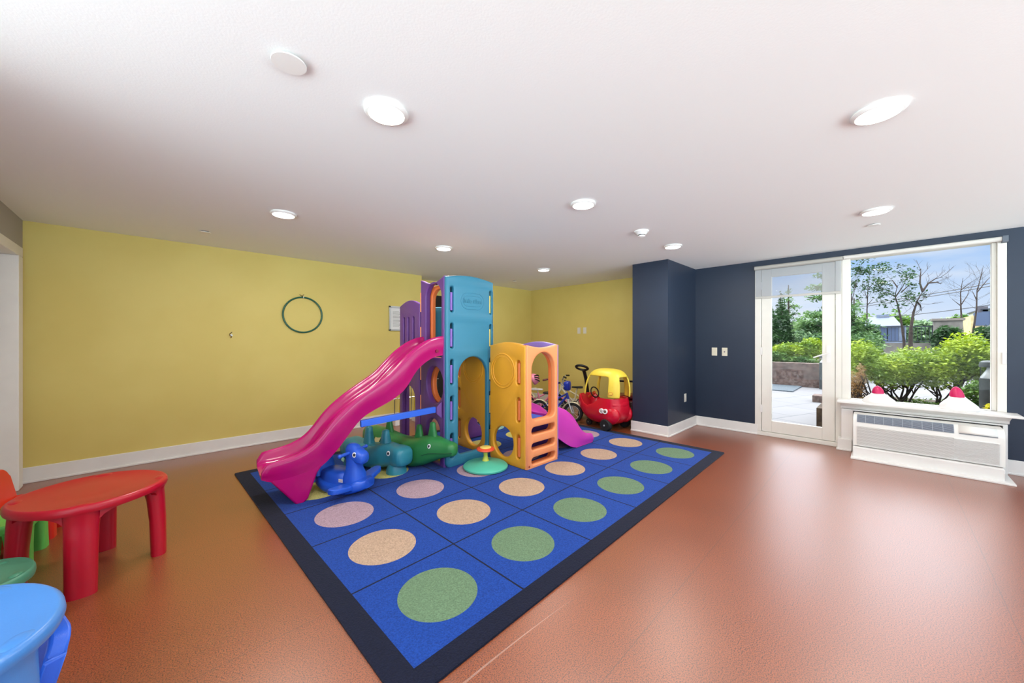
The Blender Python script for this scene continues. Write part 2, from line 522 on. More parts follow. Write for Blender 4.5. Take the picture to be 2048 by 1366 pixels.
# patio door
dd = bpy.data.objects.new('door_1', None); COL.objects.link(dd); dd.location = (XW, 0.77, 0); struct(dd); MATX['door_1'] = Matrix.Translation((XW, 0.77, 0))
DA, DB = 0.345, 1.20
zt = OZ1
g = G()
g.box(XW-0.01, XW+0.12, DB-0.07, DB, 0.05, zt).box(XW-0.01, XW+0.12, DA, DA+0.055, 0.05, zt).box(XW-0.01, XW+0.12, DA+0.055, DB-0.07, zt-0.05, zt).box(XW-0.015, XW+0.12, DA, DB, 0, 0.05)
g.obj('door_frame', M_frame, dd, bevel=0.005, smooth=0)
g = G()
a, b_ = DA+0.06, DB-0.075
g.box(XW+0.0, XW+0.05, a, a+0.115, 0.055, zt-0.055).box(XW+0.0, XW+0.05, b_-0.105, b_, 0.055, zt-0.055)
g.box(XW+0.0, XW+0.05, a+0.115, b_-0.105, 0.055, 0.20).box(XW+0.0, XW+0.05, a+0.115, b_-0.105, zt-0.155, zt-0.055)
leaf = g.obj('door_leaf', M_frame, dd, bevel=0.004, smooth=0)
G().box(XW+0.022, XW+0.028, a+0.10, b_-0.09, 0.18, zt-0.14).obj('door_pane', M_glass, leaf, smooth=0)
g = G().box(XW-0.008, XW+0.001, a+0.035, a+0.075, 0.98, 1.18)
g.tube([(XW-0.006, a+0.055, 1.09), (XW-0.05, a+0.055, 1.09), (XW-0.055, a+0.10, 1.075), (XW-0.05, a+0.19, 1.035)], 0.008)
g.obj('door_handle', M_white, leaf, smooth=30)
g = G()
for z in (0.35, 1.1, 1.95): g.box(XW-0.016, XW-0.008, DB-0.085, DB-0.06, z-0.05, z+0.05)
g.obj('hinge', M_white, dd, bevel=0.002, smooth=0)

# big window
ww = bpy.data.objects.new('window_1', None); COL.objects.link(ww); ww.location = (XW, -0.2, SILL); struct(ww); MATX['window_1'] = Matrix.Translation((XW, -0.2, SILL))
g = G()
g.box(XW-0.012, XW+0.14, 0.275, DA, SILL, OZ1).box(XW+0.0, XW+0.14, OY0, OY0+0.055, SILL, OZ1).box(XW+0.0, XW+0.14, OY0+0.055, 0.275, OZ1-0.04, OZ1).box(XW+0.02, XW+0.13, OY0+0.055, 0.275, SILL-0.03, SILL+0.005)
g.box(XW+0.03, XW+0.10, OY0+0.055, OY0+0.085, SILL+0.005, OZ1-0.04)
g.obj('window_frame', M_frame, ww, bevel=0.004, smooth=0)
G().box(XW+0.06, XW+0.066, OY0+0.05, 0.28, SILL, OZ1-0.03).obj('pane', M_glass, ww, smooth=0)
G().box(XW-0.012, XW+0.0, OY0+0.005, OY0+0.03, 1.02, 1.13).obj('window_latch', M_white, ww, bevel=0.003, smooth=0)

# roller blinds
rb = thing('roller_blind', 'grey mesh roller blind half lowered over the glass patio door', 'blind', (XW-0.03, 0.77, 2.17))
G().tube([(XW-0.045, DA-0.01, 2.185), (XW-0.045, DB-0.0, 2.185)], 0.024, 14).obj('roller', mat('blind_grey', (176, 172, 164), 0.6), rb, smooth=35)
G().box(XW-0.028, XW-0.0265, DA+0.005, DB-0.01, 1.80, 2.19).obj('screen', M_screen, rb, smooth=0)
G().box(XW-0.034, XW-0.02, DA+0.005, DB-0.01, 1.785, 1.812).obj('hem_bar', mat('blind_hem', (190, 187, 180), 0.6), rb, bevel=0.003, smooth=0)
G().box(XW-0.07, XW-0.02, DB-0.005, DB+0.0, 2.155, 2.215).obj('bracket', M_black, rb, smooth=0)
rb2 = thing('roller_blind', 'rolled up white blind along the top of the big window', 'blind', (XW-0.03, -0.2, 2.19))
G().tube([(XW-0.035, OY0+0.035, 2.19), (XW-0.035, DA-0.02, 2.19)], 0.022, 14).obj('roller', mat('blind_white', (214, 210, 203), 0.6), rb2, smooth=35)
G().box(XW-0.065, XW-0.002, OY0+0.0, OY0+0.035, 2.155, 2.215).obj('bracket', mat('grey_bracket', (92, 100, 112), 0.5), rb2, bevel=0.003, smooth=0)

# sill cabinet, air conditioner and its plinth
sl = thing('window_sill_cabinet', 'white painted wooden sill and surround boxed around the air conditioner', 'sill', (5.6, -0.23, 0))
prof = [(0.62-0.0, 0), ]
g = G().box(5.46, XW+0.06, -0.86, 0.375, 0.545, 0.57)
g.obj('sill_board', M_white, sl, bevel=0.006, smooth=0)
def molding(y0, y1):
    # profile swept along Y under the board, flaring out towards the top
    pr = [(5.64, 0.465), (5.585, 0.475), (5.575, 0.50), (5.53, 0.525), (5.48, 0.545), (5.68, 0.545), (5.68, 0.465)]
    g = G(); g.rings([[(x, y, z) for x, z in pr] for y in (y0, y1)]); return g
molding(-0.80, 0.35).obj('sill_molding', M_white, sl, smooth=20)
g = G().box(5.575, XW, 0.245, 0.345, 0, 0.47).box(5.575, XW, -0.79, -0.762, 0, 0.47).box(5.575, XW, -0.77, 0.26, 0.455, 0.47)
g.obj('surround', M_white, sl, bevel=0.004, smooth=0)
G().box(5.55, XW, 0.255, 0.375, 0, 0.13).box(5.535, XW, 0.26, 0.385, 0, 0.02).obj('surround_base', M_white, sl, bevel=0.004, smooth=0)

pl = thing('plinth_box', 'low white painted box running under the air conditioner', 'plinth', (5.4, -0.26, 0))
G().box(5.285, 5.573, -0.735, 0.235, 0.012, 0.115).obj('box', M_white, pl, bevel=0.004, smooth=0)
g = G(); g.add([(5.215,-0.785,0),(5.573,-0.785,0),(5.573,0.25,0),(5.215,0.25,0),(5.215,-0.785,0.018),(5.573,-0.785,0.018),(5.573,0.25,0.018),(5.215,0.25,0.018)],
       [(0,3,2,1),(4,5,6,7),(0,1,5,4),(1,2,6,5),(2,3,7,6),(3,0,4,7)])
g.obj('skirting', M_white, pl, bevel=0.004, smooth=0)

ac = thing('air_conditioner', 'white wall-mounted air conditioner with grille below the window', 'air conditioner', (5.45, -0.26, 0.13))
AY0, AY1, AZ0, AZ1, AX = -0.745, 0.235, 0.122, 0.448, 5.345
M_ac = mat('ac_white', (232, 231, 226), 0.35)
M_acg = mat('ac_grey', (96, 104, 118), 0.5)
pr = [(5.573, AZ0), (AX, AZ0), (AX, AZ1-0.10)]
pr += [(AX+0.075 - 0.075*math.cos(a*PI/16), AZ1-0.10 + 0.10*math.sin(a*PI/16)) for a in range(1, 9)] + [(5.573, AZ1)]
g = G(); g.rings([[(x, y, z) for x, z in pr] for y in (AY0, AY1)])
g.obj('casing', M_ac, ac, smooth=30)
g = G()
ysp = AY0 + 0.29
n = 30
for i in range(n):
    z = AZ0 + 0.012 + i*(0.195/n)
    g.box(AX-0.009, AX+0.002, AY0+0.03, ysp-0.012 if False else AY1-0.03, z, z+0.0028 if i % 5 else z+0.0042)
g.obj('front_grille', mat('ac_slat', (232, 230, 226), 0.5), ac, smooth=0)
G().box(AX-0.004, AX+0.001, ysp, AY1-0.03, AZ0+0.01, AZ0+0.207).obj('grille_backing', mat('ac_back', (176, 172, 166), 0.6), ac, smooth=0)
# top outlet with dark louvres following the curve
def accurve(k):
    a = k*PI/16; return (AX+0.075-0.075*math.cos(a), AZ1-0.10+0.10*math.sin(a))
g = G()
c0 = [accurve(1.2 + 5.6*i/6) for i in range(7)]
g.rings([[(x-0.003, y, z+0.002) for x, z in c0] for y in (ysp, AY1-0.03)], closed=False)
g.obj('air_outlet', M_acg, ac, smooth=40)
g = G()
for i in range(11):
    y = ysp + (AY1-0.03-ysp)*i/10
    for (x, z), (x2, z2) in zip(c0, c0[1:]):
        g.add([(x-0.006,y-0.0015,z+0.004),(x2-0.006,y-0.0015,z2+0.004),(x2-0.006,y+0.0015,z2+0.004),(x-0.006,y+0.0015,z+0.004)], [(0,1,2,3)])
for k in range(11):
    x, z = accurve(1.3 + 5.4*k/10)
    g.box(x-0.006, x-0.003, ysp, AY1-0.03, z+0.002, z+0.0036)
g.obj('louvre', mat('ac_louvre', (176, 184, 194), 0.5), ac, smooth=0)
g = G(); c1 = [accurve(1.6 + 5.2*i/6) for i in range(7)]
g.rings([[(x-0.004, y, z+0.003) for x, z in c1] for y in (AY0+0.04, ysp-0.03)], closed=False)
g.obj('control_cover', M_ac, ac, smooth=40, solid=0.003)
x, z = accurve(1.45)
G().box(x-0.006, x+0.0, AY0+0.04, ysp-0.03, z-0.001, z+0.003).obj('cover_seam', M_acg, ac, smooth=0)

# two cones in white cloth on the sill
M_cloth = mat('white_cloth', (236, 234, 232), 0.85, bump=0.4, bscale=60)
P_rasp = plastic('raspberry_plastic', (204, 24, 92), 0.3)
def cone(loc, rz, label, s, lean):
    k = thing('wrapped_cone', label, 'toy', loc, rz, 'cones wrapped in white cloth on the window sill')
    MATX[k.name] = Matrix()
    R = []
    hs = [(0.0, 0.115), (0.012, 0.122), (0.03, 0.112), (0.05, 0.09), (0.068, 0.064), (0.082, 0.050), (0.088, 0.046)]
    for h, r in hs:
        ring = []
        for j in range(36):
            a = 2*PI*j/36
            q = r*(1 + 0.10*math.sin(3*a+1)+0.05*math.sin(7*a+h*60) + 0.03*math.sin(11*a))
            if h > 0.08: q = r
            ring.append((q*math.cos(a)*0.62, q*math.sin(a) + lean*h, h*s))
        R.append(ring)
    G().rings(R).obj('cloth_wrap', M_cloth, k, smooth=60)
    R = []
    for i in range(9):
        u = i/8; r = 0.050*math.sqrt(max(1-u*u*0.98, 0.001))*(1-0.12*u)
        R.append([(r*math.cos(2*PI*j/24)*0.85, r*math.sin(2*PI*j/24)+lean*(0.08+0.07*u), (0.078+0.062*u)*s) for j in range(24)])
    G().rings(R).obj('cone_tip', P_rasp, k, smooth=60)
    return k
cone((5.565, 0.045, 0.57), 0, 'pink tipped cone in white cloth on the sill near the patio door', 1.3, 0.05)
cone((5.555, -0.50, 0.57), 0, 'taller pink tipped cone in crumpled white cloth near the right window edge', 1.6, 0.1)

# ---------------------------------------------------------------- wall fittings
def plate(name, label, cat, c, ax, mt, kind, group=None):
    k = thing(name, label, cat, c, 0, group)
    x, y, z = c
    if ax == 'x':
        G().box(x-0.006, x, y-0.035, y+0.035, z-0.057, z+0.057).obj('cover_plate', mt, k, bevel=0.003, smooth=0)
        if kind == 'switch': G().box(x-0.016, x-0.005, y-0.006, y+0.006, z-0.012, z+0.012).obj('toggle', mt, k, bevel=0.002, smooth=0)
        elif kind == 'jack': G().lathe([(0.009, x-0.012), (0.009, x-0.004)], (0, y, z), 'x', 12).obj('jack', M_chrome, k)
        else:
            for dz in (-0.02, 0.02): G().box(x-0.008, x-0.005, y-0.016, y+0.016, z+dz-0.013, z+dz+0.013).obj('socket', mt, k, bevel=0.004, smooth=0)
    else:
        G().box(x-0.035, x+0.035, y-0.006, y, z-0.057, z+0.057).obj('cover_plate', mt, k, bevel=0.003, smooth=0)
        for dz in (-0.02, 0.02): G().box(x-0.016, x+0.016, y-0.008, y-0.005, z+dz-0.013, z+dz+0.013).obj('socket', mt, k, bevel=0.004, smooth=0)
    return k
plate('light_switch', 'beige light switch on the navy wall, farther from the patio door', 'switch', (XW, 1.69, 1.08), 'x', M_beige, 'switch')
plate('wall_jack_plate', 'beige jack plate on the navy wall, nearer the patio door', 'wall plate', (XW, 1.56, 1.08), 'x', M_beige, 'jack')
plate('wall_outlet', 'white outlet low on the side of the navy pillar', 'outlet', (5.28, PY0, 0.44), 'y', M_wplate, 'outlet')
plate('wall_outlet', 'left of two pale plates high on the yellow wall above the bikes', 'outlet', (XW, 4.01, 1.42), 'x', M_wplate, 'outlet')
plate('wall_outlet', 'right of two pale plates high on the yellow wall above the bikes', 'outlet', (XW, 3.88, 1.42), 'x', M_wplate, 'outlet')

P_hoop = mat('hoop_green', (30, 92, 72), 0.35)
hp = thing('hula_hoop', 'dark green hula hoop hanging flat on the yellow wall', 'hula hoop', (1.347, YW-0.015, 1.57))
G().tube([(1.347+0.224*math.cos(a*PI/32), YW-0.016, 1.568+0.224*math.sin(a*PI/32)) for a in range(64)], 0.0105, 10, loop=True).obj('ring', P_hoop, hp)
G().tube([(1.347, YW-0.016, 1.782), (1.353, YW-0.016, 1.802)], 0.0112, 10).obj('joint_clip', M_silver, hp)
def hook(x, z, label, w):
    k = thing('wall_hook', label, 'hook', (x, YW, z))
    g = G().tube([(x-w, YW-0.004, z+0.02), (x, YW-0.008, z), (x+w*0.7, YW-0.004, z+0.025)], 0.004, 8)
    g.obj('wire', mat('hook_brass', (120, 96, 60), 0.4), k)
    G().tube([(x, YW-0.002, z), (x, YW-0.03, z-0.005), (x+0.004, YW-0.03, z+0.012)], 0.004, 8).obj('peg', mat('hook_brass', (120, 96, 60), 0.4), k)
hook(1.34, 1.808, 'small brass hook holding up the green hula hoop', 0.03)
k = thing('wall_hook', 'small empty curved metal hook alone on the yellow wall', 'hook', (0.61, YW, 1.3))
G().tube([(0.62, YW-0.003, 1.335), (0.60, YW-0.02, 1.32), (0.597, YW-0.03, 1.30), (0.615, YW-0.022, 1.285), (0.61, YW-0.003, 1.27)], 0.0045, 8).obj('wire', mat('hook_brass', (120, 96, 60), 0.4), k)
G().lathe([(0.012, YW-0.004), (0.012, YW)], (0.615, 0, 1.30), 'y', 12).obj('backplate', M_silver, k)

M_paper = mat('paper', (225, 225, 225), 0.7)
pf = thing('picture_frame', 'small silver framed notice on the yellow wall beside the play tower', 'picture frame', (2.68, YW, 1.57))
g = G().box(2.51, 2.535, YW-0.025, YW, 1.385, 1.76).box(2.82, 2.845, YW-0.025, YW, 1.385, 1.76).box(2.51, 2.845, YW-0.025, YW, 1.735, 1.76).box(2.51, 2.845, YW-0.025, YW, 1.385, 1.41)
g.obj('frame', M_silver, pf, bevel=0.003, smooth=0)
G().box(2.53, 2.83, YW-0.008, YW-0.001, 1.40, 1.745).obj('sheet', M_paper, pf, smooth=0)
g = G()
for i in range(13):
    g.box(2.57, 2.57+0.10+0.06*((i*7) % 3)/2, YW-0.0095, YW-0.008, 1.45+i*0.019, 1.455+i*0.019)
g.obj('text_lines', mat('print_grey', (130, 130, 128), 0.7), pf, smooth=0)

# ---------------------------------------------------------------- ceiling fittings
M_emit = mat('lamp_diffuser', (255, 250, 240), 0.5, emit=9.0)
M_trim = mat('lamp_trim', (238, 237, 234), 0.4)
def lamp(x, y, label):
    k = thing('recessed_light', label, 'ceiling light', (x, y, H), 0, 'round recessed ceiling lights')
    MATX[k.name] = Matrix()
    G().lathe([(0.092, -0.001), (0.096, -0.010), (0.088, -0.018), (0.078, -0.020), (0.076, -0.002)], n=40).obj('trim_ring', M_trim, k, smooth=50)
    G().lathe([(0.077, -0.014), (0.074, -0.021), (0.05, -0.026), (0.002, -0.028)], n=40).obj('diffuser', M_emit, k, smooth=60)
    L = bpy.data.lights.new('lamp_light', 'AREA'); L.shape = 'DISK'; L.size = 0.14; L.energy = LAMP_W
    L.color = (1.0, 0.95, 0.87); L.spread = PI
    o = bpy.data.objects.new('lamp_light', L); COL.objects.link(o); o.parent = k; o.location = (0, 0, -0.031)
    return k
lamp(0.745, 1.575, 'large glowing ceiling light at the upper left centre, nearest the white disc')
lamp(2.335, 0.02, 'large glowing ceiling light at the upper right of the ceiling')
lamp(0.745, 3.44, 'ceiling light nearest the yellow wall above the hula hoop')
lamp(2.32, 1.60, 'ceiling light near the middle, between the smoke detector and camera')
lamp(2.31, 3.46, 'small ceiling light to the left above the purple tower panels')
lamp(4.07, 3.50, 'farthest small ceiling light, above the yellow climber in the alcove')
lamp(4.07, 1.63, 'ceiling light beside the top of the navy pillar')
lamp(4.12, 0.05, 'ceiling light nearest the big window')

sd = thing('smoke_detector', 'white cone-shaped smoke detector on the ceiling in front of the navy pillar', 'smoke detector', (3.306, 1.618, H))
MATX[sd.name] = Matrix()
G().lathe([(0.066, 0), (0.067, -0.010), (0.058, -0.018), (0.05, -0.022), (0.044, -0.034), (0.034, -0.040)], n=32).obj('base', M_trim, sd, smooth=40)
G().lathe([(0.034, -0.040), (0.034, -0.046)], n=32).obj('vent_ring', M_dark, sd, smooth=30)
G().lathe([(0.035, -0.046), (0.033, -0.054), (0.018, -0.062), (0.002, -0.063)], n=32).obj('sensor_cap', M_trim, sd, smooth=40)
def disc(x, y, r, h, label, nm='sprinkler_cover', mt=None, cat='sprinkler cover'):
    k = thing(nm, label, cat, (x, y, H)); MATX[k.name] = Matrix()
    G().lathe([(r, -h+0.004), (r*0.98, -h), (0.002, -h-0.001)], n=32).obj('plate', mt or M_trim, k, smooth=40)
    G().lathe([(r*0.7, 0), (r*0.7, -h+0.004)], n=24).obj('cup', mat('cup_dark', (70, 66, 62), 0.6), k, smooth=40)
disc(0.352, 1.543, 0.058, 0.014, 'flat white disc on the ceiling left of the big lamp')
disc(0.333, 4.545, 0.045, 0.012, 'small white sprinkler cover with dark gap near the yellow wall')
disc(4.515, 4.569, 0.042, 0.012, 'small sprinkler cover on the alcove ceiling behind the teal tower')
disc(4.611, 0.069, 0.045, 0.010, 'small flat sprinkler cover beside the light nearest the window')

# ---------------------------------------------------------------- rug
def rug_mat(U, V, su, sv, rad):
    m = bpy.data.materials.new('rug_pile'); m.use_nodes = True
    n, l = m.node_tree.nodes, m.node_tree.links
    b = n['Principled BSDF']; b.inputs['Roughness'].default_value = 0.95; b.inputs['Specular IOR Level'].default_value = 0.1
    b.inputs['Sheen Weight'].default_value = 0.08
    t = n.new('ShaderNodeTexCoord'); s = n.new('ShaderNodeSeparateXYZ'); l.new(t.outputs['Object'], s.inputs[0])
    def M(op, a, bb=None):
        q = n.new('ShaderNodeMath'); q.operation = op
        for i, z in enumerate((a, bb)):
            if z is None: continue
            if isinstance(z, (int, float)): q.inputs[i].default_value = z
            else: l.new(z, q.inputs[i])
        return q.outputs[0]
    u, v = s.outputs['X'], s.outputs['Y']
    cu, cv = M('DIVIDE', u, su), M('DIVIDE', v, sv)
    fu, fv = M('FLOOR', cu), M('FLOOR', cv)
    du = M('SUBTRACT', u, M('MULTIPLY', M('ADD', fu, 0.5), su)); dv = M('SUBTRACT', v, M('MULTIPLY', M('ADD', fv, 0.5), sv))
    r = M('SQRT', M('ADD', M('MULTIPLY', du, du), M('MULTIPLY', dv, dv)))
    circ = M('LESS_THAN', r, rad)
    lu = M('GREATER_THAN', M('ABSOLUTE', du), su/2-0.005); lv = M('GREATER_THAN', M('ABSOLUTE', dv), sv/2-0.005)
    line = M('MAXIMUM', lu, lv)
    out = M('MAXIMUM', M('MAXIMUM', M('LESS_THAN', u, 0), M('GREATER_THAN', u, U*su)), M('MAXIMUM', M('LESS_THAN', v, 0), M('GREATER_THAN', v, V*sv)))
    blk = M('MAXIMUM', line, out)
    rp = n.new('ShaderNodeValToRGB'); rp.color_ramp.interpolation = 'CONSTANT'
    cols = [srgb(98, 124, 96), srgb(174, 148, 126), srgb(162, 138, 150), srgb(198, 192, 110), srgb(140, 186, 180)]
    E = rp.color_ramp.elements
    E[0].position = 0; E[0].color = cols[0]; E[1].position = 0.2; E[1].color = cols[1]
    for i in (2, 3, 4):
        q = E.new(i*0.2); q.color = cols[i]
    l.new(M('DIVIDE', M('ADD', fv, 0.1), float(V)), rp.inputs[0])
    nz = n.new('ShaderNodeTexNoise'); nz.inputs['Scale'].default_value = 150; nz.inputs['Detail'].default_value = 3
    l.new(t.outputs['Object'], nz.inputs['Vector'])
    def mix(f, a, bb):
        q = n.new('ShaderNodeMix'); q.data_type = 'RGBA'
        l.new(f, q.inputs['Factor'])
        for k, z in (('A', a), ('B', bb)):
            if isinstance(z, tuple): q.inputs[k].default_value = z
            else: l.new(z, q.inputs[k])
        return q.outputs['Result']
    base = mix(circ, srgb(24, 62, 142), rp.outputs[0])
    base = mix(blk, base, srgb(18, 22, 42))
    r1 = n.new('ShaderNodeMapRange'); r1.inputs['From Min'].default_value = 0.3; r1.inputs['From Max'].default_value = 0.7
    r1.inputs['To Min'].default_value = 0.72; r1.inputs['To Max'].default_value = 1.25
    l.new(nz.outputs['Fac'], r1.inputs['Value'])
    sc = n.new('ShaderNodeVectorMath'); sc.operation = 'SCALE'
    l.new(base, sc.inputs[0]); l.new(r1.outputs[0], sc.inputs['Scale']); l.new(sc.outputs[0], b.inputs['Base Color'])
    bb = n.new('ShaderNodeBump'); bb.inputs['Strength'].default_value = 0.5; bb.inputs['Distance'].default_value = 0.004
    l.new(nz.outputs['Fac'], bb.inputs['Height']); l.new(bb.outputs[0], b.inputs['Normal'])
    return m
SU, SV = 0.615, 0.579
rug = G()
pts = rrect(-0.10, 6*SU+0.09, -0.10, 5*SV+0.09, 0.02, 3)
rug.prism(pts, 'z', 0.0005, 0.010)
ro = rug.obj('area_rug', rug_mat(6, 5, SU, SV, 0.192), None, smooth=30)
ro.location = (0.690, 1.235, 0); ro.rotation_euler = (0, 0, math.radians(1.4))
tag(ro, 'big blue rug with a black border and a grid of coloured dots', 'rug')

# ---------------------------------------------------------------- the play tower
def interp(tab, s):
    if s <= tab[0][0]: return tab[0][1]
    for (a, x), (b, y) in zip(tab, tab[1:]):
        if s <= b:
            u = (s-a)/(b-a) if b > a else 0
            return x + (y-x)*u
    return tab[-1][1]

def slide(name, label, crest, bottom, depth, width, origin, ang, material, parent, legs=None, n=44, wall=0.022, endr=0.04):
    """open trough swept along its own length; s runs away from the tower"""
    ex = Vector((math.cos(ang), math.sin(ang), 0)); ey = Vector((-math.sin(ang), math.cos(ang), 0))
    O = Vector(origin)
    s0, s1 = crest[0][0], crest[-1][0]
    hw = width/2
    R = []
    st = [s0 + (s1-s0)*i/n for i in range(n+1)]
    def sm(tab, s):
        return sum(interp(tab, min(max(s+d, s0), s1)) for d in (-0.04, -0.025, -0.012, 0, 0.012, 0.025, 0.04))/7
    for s in st:
        zc = sm(crest, s); zb = sm(bottom, s)
        e = max(0.0, (s-(s1-endr))/endr)
        sh = endr*(1-math.sqrt(max(0, 1-e*e)))
        zc -= sh
        zd = max(zc - sm(depth, s), zb+0.02)
        zd = min(zd, zc-0.004)
        zb = min(zb + sh*0.8, zd-0.008)
        k = max(zc - zb, 0.02)
        sec = [(-hw+0.016, zb), (-hw+0.010, zb+k*0.30), (-hw+0.002, zb+k*0.42), (-hw+0.0, zb+k*0.80), (-hw+0.003, zc-0.010), (-hw+0.012, zc), (-hw+0.028, zc-0.001), (-hw+0.040, zc-0.014), (-hw+0.050, zd+(zc-zd)*0.45),
               (-hw+0.062, zd+(zc-zd)*0.16), (-hw+0.085, zd), (-0.04, zd-0.003)]
        sec = sec + [(-a, b) for a, b in reversed(sec)]
        und = [(hw-0.04, zb), (hw-0.055, min(zd-0.012, zb+k*0.5)), (-hw+0.055, min(zd-0.012, zb+k*0.5)), (-hw+0.04, zb)]
        R.append([tuple(O + ex*s + ey*y + Vector((0, 0, z))) for y, z in sec + und])
    g = G().rings(R)
    o = g.obj(name, material, parent, smooth=50)
    if legs:
        g = G()
        for y0, y1 in ((-hw+0.014, hw-0.014),):
            sl_ = [[tuple(O + ex*s + ey*y + Vector((0,0,z))) for s, z in legs] for y in (y0, y1)]
            g.rings(sl_)
        g.obj('slide_foot', material, o, bevel=0.014, seg=3, smooth=40)
    return o

pt = thing('play_tower', 'large plastic play tower with teal, purple, yellow and orange panels and two slides', 'playset', (2.3, 3.1, 0))
TX0, TX1, TY0, TY1 = 1.99, 2.60, 2.945, 3.42
# teal front with archway and clip slots
SL = [(1.52, 1.77), (1.164, 1.412), (0.808, 1.056), (0.45, 0.70), (0.09, 0.335)]
holes = [archway(2.140, 2.520, 0.105, 1.077, rb=0.05)]
holes += [stadium(2.045, 2.085, a, b) for a, b in SL] + [stadium(2.548, 2.578, a, b) for a, b in SL]
tp = panel('front_panel', [archtop(TX0+0.005, TX1, 0.0, 1.862, 0.035, 0.06)] + holes, 'y', TY0, TY0+0.06, P_teal, pt, 0.016)
tp['label'] = 'teal panel with tall archway'
for a, b in SL:
    o = G().tube([(2.066, TY0+0.028, a+0.018), (2.066, TY0+0.028, b-0.055)], 0.0155, 12).obj('clip', P_lilac, pt)
    o['label'] = 'lilac clip in the teal panel'
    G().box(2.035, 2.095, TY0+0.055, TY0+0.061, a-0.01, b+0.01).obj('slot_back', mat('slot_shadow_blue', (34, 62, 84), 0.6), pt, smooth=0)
    o = G().tube([(2.563, TY0+0.028, a+0.015), (2.563, TY0+0.028, b-0.05)], 0.0125, 12).obj('clip', P_paley, pt)
    o['label'] = 'pale yellow clip in the teal panel'
# embossed oval and lettering
def oval(x0, x1, z0, z1, r):
    return G().tube([(p[0], TY0-0.0005, p[1]) for p in stadium(x0, x1, z0, z1, 10)], r, 8, loop=True)
oval(2.168, 2.462, 1.558, 1.722, 0.003).obj('embossed_oval', P_teal, pt)
oval(2.195, 2.436, 1.588, 1.692, 0.002).obj('embossed_oval', P_teal, pt)
Mx = Matrix.Translation((2.315, TY0-0.0015, 1.640)) @ Matrix.Rotation(PI/2, 4, 'X')
text_mesh('little tikes', 0.062, mat('teal_shade', (52, 124, 150), 0.45), 'embossed_lettering', pt, Mx, ext=0.003, off=0.001)
# purple window side with orange liner
def concave(y0, y1, z1, dip):
    pts = [(y1, 0.01), (y1, z1)]
    for i in range(1, 12):
        t = i/12; pts.append((y1+(y0-y1)*t, z1 - dip*math.sin(PI*t)))
    return pts + [(y0, z1), (y0, 0.01)]
SY0, SY1 = 2.975, 3.405
hh = [archway(3.02, 3.305, 1.07, 1.815, rb=0.02), ellipse(3.140, 0.80, 0.150, 0.185), archway(3.045, 3.29, 0.03, 0.46, rb=0.02)]
o = panel('window_panel', [concave(SY0, SY1, 1.872, 0.055)] + hh, 'x', 1.985, 2.045, P_purple, pt, 0.012); o['label'] = 'purple window panel above the slide'
hh2 = [archway(3.045, 3.285, 1.07, 1.765, rb=0.02), ellipse(3.140, 0.80, 0.125, 0.16)]
o = panel('inner_panel', [[(3.39, 0.5), (3.39, 1.80), (3.01, 1.80), (3.01, 0.5)]] + hh2, 'x', 2.048, 2.095, P_orange, pt, 0.008); o['label'] = 'orange inner panel'
for a, b in SL[:4]:
    G().tube([(1.99, 3.402, a+0.02), (1.99, 3.402, b-0.03)], 0.010, 10).obj('clip', P_peach, pt)
o = panel('back_panel', [archtop(2.02, TX1-0.06, 1.0, 1.58, 0.03), stadium(2.08, 2.12, 1.35, 1.52)], 'y', 3.41, 3.46, P_teal, pt, 0.012); o['label'] = 'shorter teal back panel'
# golden side panel facing inwards
def goldpanel(x0, x1, y0, y1, z1, cy, slots, flip=False):
    sh = [archtop(y0, y1, 0.0, z1-0.035, 0.035, 0.04), ellipse(cy, 0.218, 0.148, 0.155)] + [stadium(slots-0.025, slots+0.025, a, b) for a, b in ((0.81, 1.05), (0.447, 0.689), (0.093, 0.326))]
    o = panel('side_panel', sh, 'x', x0, x1, P_yellow, pt, 0.014); o['label'] = 'golden yellow panel with round crawl hole'
    f = x0 if not flip else x0
    G().tube([(f-0.001, p[0], p[1]) for p in ellipse(cy, 0.935, 0.172, 0.172, 40)], 0.006, 8, loop=True).obj('embossed_ring', P_yellow, o)
    G().tube([(f-0.001, p[0], p[1]) for p in ellipse(cy, 0.935, 0.145, 0.145, 40)], 0.004, 8, loop=True).obj('embossed_ring', P_yellow, o)
    for a, b in ((0.81, 1.05), (0.447, 0.689), (0.093, 0.326)):
        G().tube([(f+0.024, slots, a+0.02), (f+0.024, slots, b-0.03)], 0.020, 12).obj('clip', P_orange, o)['label'] = 'orange clip'
        G().box(x1-0.012, x1-0.008, slots-0.036, slots+0.036, a-0.01, b+0.01).obj('slot_back', P_orange, o, smooth=0)
    return o
goldpanel(2.545, 2.60, 3.01, 3.56, 1.23, 3.235, 3.50)
o = panel('side_panel', [[(3.02, 1.24), (3.40, 1.24), (3.40, 1.84), (3.02, 1.84)]], 'x', 2.545, 2.595, P_yellow, pt, 0.012); o['label'] = 'upper golden side panel'
o = G().box(2.10, 2.54, 3.01, 3.40, 1.08, 1.13).obj('deck', P_teal, pt, bevel=0.01); o['label'] = 'teal upper deck'
G().box(2.63, 2.665, 3.02, 3.06, 0.0, 1.42).obj('corner_clip', P_lilac, pt, bevel=0.008)
